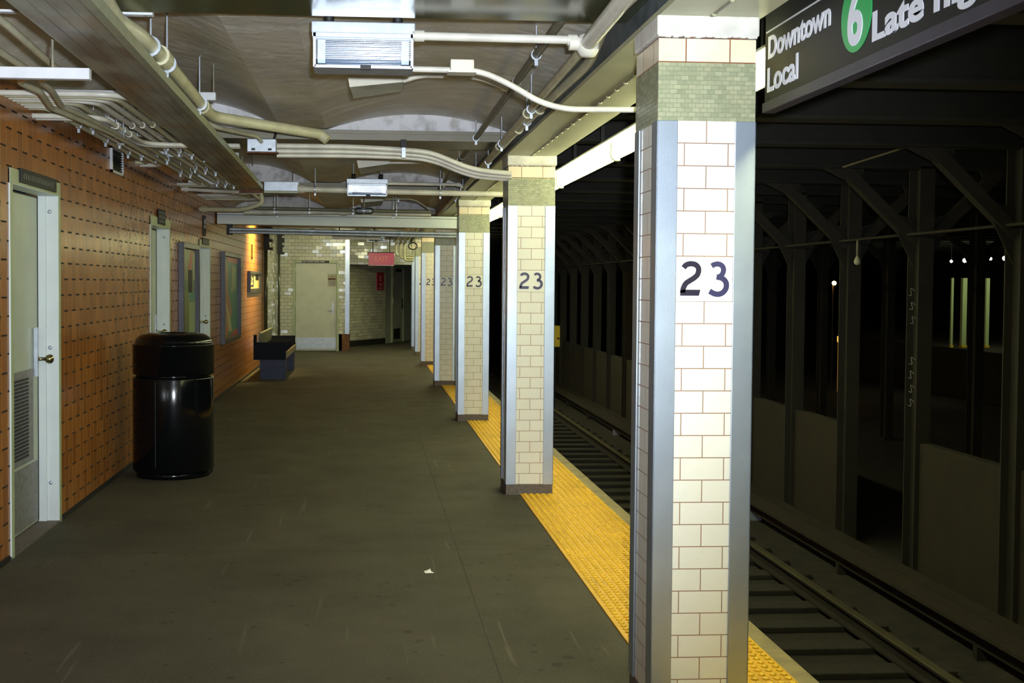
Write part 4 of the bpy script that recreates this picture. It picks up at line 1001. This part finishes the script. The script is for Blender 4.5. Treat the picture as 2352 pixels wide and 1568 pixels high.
for i, y in enumerate(cys):
    c = hc if i == 0 else copy_tree(hc)
    c.location = (5.13, y, 0)
    L_ = 'dark steel column with knee braces in the row beyond the track'
    if i == 4: L_ = 'tunnel column at the far right edge of the picture'
    elif i == 5: L_ = 'tunnel column with faint chalk marks, second from the right edge'
    elif i == 6: L_ = 'tunnel column bounding the open bay on its left side'
    elif i == 7: L_ = 'tunnel column left of the orange signal lamp'
    elif i == 8: L_ = 'tunnel column showing just right of the nearest tiled pillar'
    elif i < 4: L_ = 'dark steel column beyond the track, outside the right edge'
    else: L_ = 'dark steel column of the far row seen between the tiled pillars'
    tag(c, L_, 'column', 'steel columns beyond the track')
mb = MB(); q = random.Random(4)
ch = thing('chalk_marks', 'faint pale chalk scrawl on a tunnel column', 'graffiti', (5.06, 10.70, .2))
for k in range(7):
    z = .25+k*.13+(.25 if k > 3 else 0); y = .02+q.uniform(0, .05)
    mb.tube([(-.004, y, z), (-.004, y+.09, z+.03), (-.004, y+.05, z-.05), (-.004, y+.12, z-.04)], .004, 5, fillet=.03)
obj('chalk_line', mb, M['louver'], ch)
# low walls between columns (one bay open)
for i in range(4, len(cys)-1):
    if i == 5 or i == 4-4: continue
    y0, y1 = cys[i]+.24, cys[i+1]-.0
    o = struct('wall_low_%d' % i, MB().box(5.10, 5.22, y0, y1, -1.22, .04 if i != 4 else .07, bev=.01), M['tunnel_wall'])
struct('wall_low_3', MB().box(5.10, 5.22, 3.2, cys[4], -1.22, .09, bev=.01), M['tunnel_wall'])
# roof beams over the tracks
xb = None
for i, y in enumerate([1.4]+cys):
    if xb is None:
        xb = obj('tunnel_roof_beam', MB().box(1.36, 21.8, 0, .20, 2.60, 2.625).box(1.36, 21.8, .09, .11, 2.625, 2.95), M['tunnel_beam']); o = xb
    else: o = xb.copy(); C.objects.link(o)
    o.location = (0, y, 0)
    tag(o, 'dark steel roof beam crossing high over the tracks', 'beam', 'tunnel roof beams')
pipe('tunnel_conduit', 'thin pale conduit strung along the tunnel columns', [(4.98, 3, 2.02), (4.98, 15, 1.985), (4.98, 40, 1.95)], .014, M['cover'], 0, 8, cat='pipe')
pipe('roof_conduit', 'thin yellowish conduit slanting under the tunnel roof', [on(1935, 384, Y=10.7), on(2080, 338, Y=10.5), on(2145, 336, Y=10.3)], .010, M['edge'], .05, 8)
r = thing('unlit_tunnel_lamp', 'unlit bulb hanging from the tunnel conduit', 'lamp', (4.98, 11.9, 1.76))
obj('lamp_stem', MB().tube([(0, 0, .06), (0, 0, .24)], .012, 8), M['pipe_dark'], r); obj('bulb', MB().lathe([(.004, -.03), (.028, -.015), (.034, .01), (.02, .05), (.012, .06)], (0, 0, 0), 14), M['pipe_yel'], r)
# second row of columns, further into the tunnel
for i in range(12):
    c = copy_tree(hc); c.location = (9.3, 14.5+i*3.1, 0)
    tag(c, 'barely visible dark column of the second row deep in the tunnel', 'column', 'second row of tunnel columns')
# signal lamp and yellow markers
s = on(1916, 650, Y=30)
r = thing('orange_signal_lamp', 'glowing orange lamp deep in the tunnel', 'lamp', s)
obj('lamp_bulb', MB().lathe([(.004, -.055), (.04, -.04), (.055, 0), (.04, .04), (.004, .055)], (0, 0, 0), 16), M['lamp_warm'], r)
obj('lamp_post', MB().tube([(0, .08, -.06), (0, .08, -(s.z+1.2))], .02, 8), M['tunnel_steel'], r)
s = on(1930, 779, Y=30)
r = thing('yellow_track_marker', 'small yellow square marker on a pole given an orange glow below the signal lamp', 'sign', s)
obj('marker_plate', MB().box(-.075, .075, 0, .02, -.07, .08), emit('self_glowing_yellow_marker', (1, .55, .06), 1.2), r)  # plate glows by itself in place of lamp light on it
obj('marker_pole', MB().box(-.05, -.015, .0, .03, -(s.z+1.2), -.07), emit('self_glowing_orange_pole', (1, .42, .04), .35), r)  # pole's own glow stands in for orange light falling on it
s = on(1277, 772, Y=27)
r = thing('yellow_edge_sign', 'yellow upright sign with dark mark, half hidden behind the second pillar', 'sign', s)
obj('sign_plate', MB().box(-.12, .09, 0, .02, -.24, .24), M['sign_yel'], r); obj('sign_mark', MB().box(.03, .08, -.002, 0, -.07, -.03), M['dark'], r)
obj('sign_pole', MB().box(-.02, .0, .02, .04, -(s.z+1.22), .2), M['tunnel_steel'], r)
# far platform
struct('floor_far_platform', MB().box(14.5, 21.8, 20, 60, -1.2, 0.0), M['tunnel_wall'])
fc = None
for i, (px, w_) in enumerate(((2216, .115), (2269, .09), (2330, .19), (2183, .06))):
    s = on(px, 700, Y=29)
    o = obj('far_platform_column', MB().box(-w_/2, w_/2, 0, w_, 0.0, 1.74, bev=.004), M['far_white'], None, (max(s.x, 14.6), 29, 0))
    tag(o, ['greenish lit column on the opposite platform, left of the pair', 'thin greenish lit column on the opposite platform, middle', 'wide greenish lit column on the opposite platform near the right edge', 'sliver of lit column on the opposite platform beside the tunnel column'][i], 'column', 'columns on the opposite platform')
    o2 = obj('yellow_foot', MB().box(-w_/2-.01, w_/2+.01, -.02, w_, 0.0, .06), M['sign_yel'], o)
for i, (a, b_, rr) in enumerate(((2185, 600, .035), (2216, 598, .055), (2275, 594, .04), (2308, 593, .06), (2336, 592, .075))):
    s = on(a, b_, Y=29.5)
    r = thing('far_platform_lamp', ['smallest glowing lamp on the opposite platform, farthest left', 'second glowing lamp from the left on the opposite platform', 'third small glowing lamp on the opposite platform', 'fourth glowing lamp on the opposite platform', 'largest glowing lamp on the opposite platform at the right edge'][i], 'lamp', s, 'glowing lamps on the opposite platform')
    obj('lamp_globe', MB().lathe([(.004, -rr), (rr*.7, -rr*.7), (rr, 0), (rr*.7, rr*.7), (.004, rr)], (0, 0, 0), 14), M['lamp_white'], r)
    obj('lamp_cord', MB().tube([(0, 0, rr), (0, 0, 2.6-s.z)], .01, 6), M['dark'], r)
fp = bpy.data.lights.new('far_platform_light', 'AREA'); fo2 = bpy.data.objects.new('far_platform_light', fp); C.objects.link(fo2)
fp.shape = 'RECTANGLE'; fp.size = 2.5; fp.size_y = .2; fp.energy = 22; fp.color = (.9, 1, .6); fo2.location = (15.4, 27.0, 2.2)
fo2.rotation_euler = Vector((0.05, 1, -.55)).to_track_quat('-Z', 'Y').to_euler()
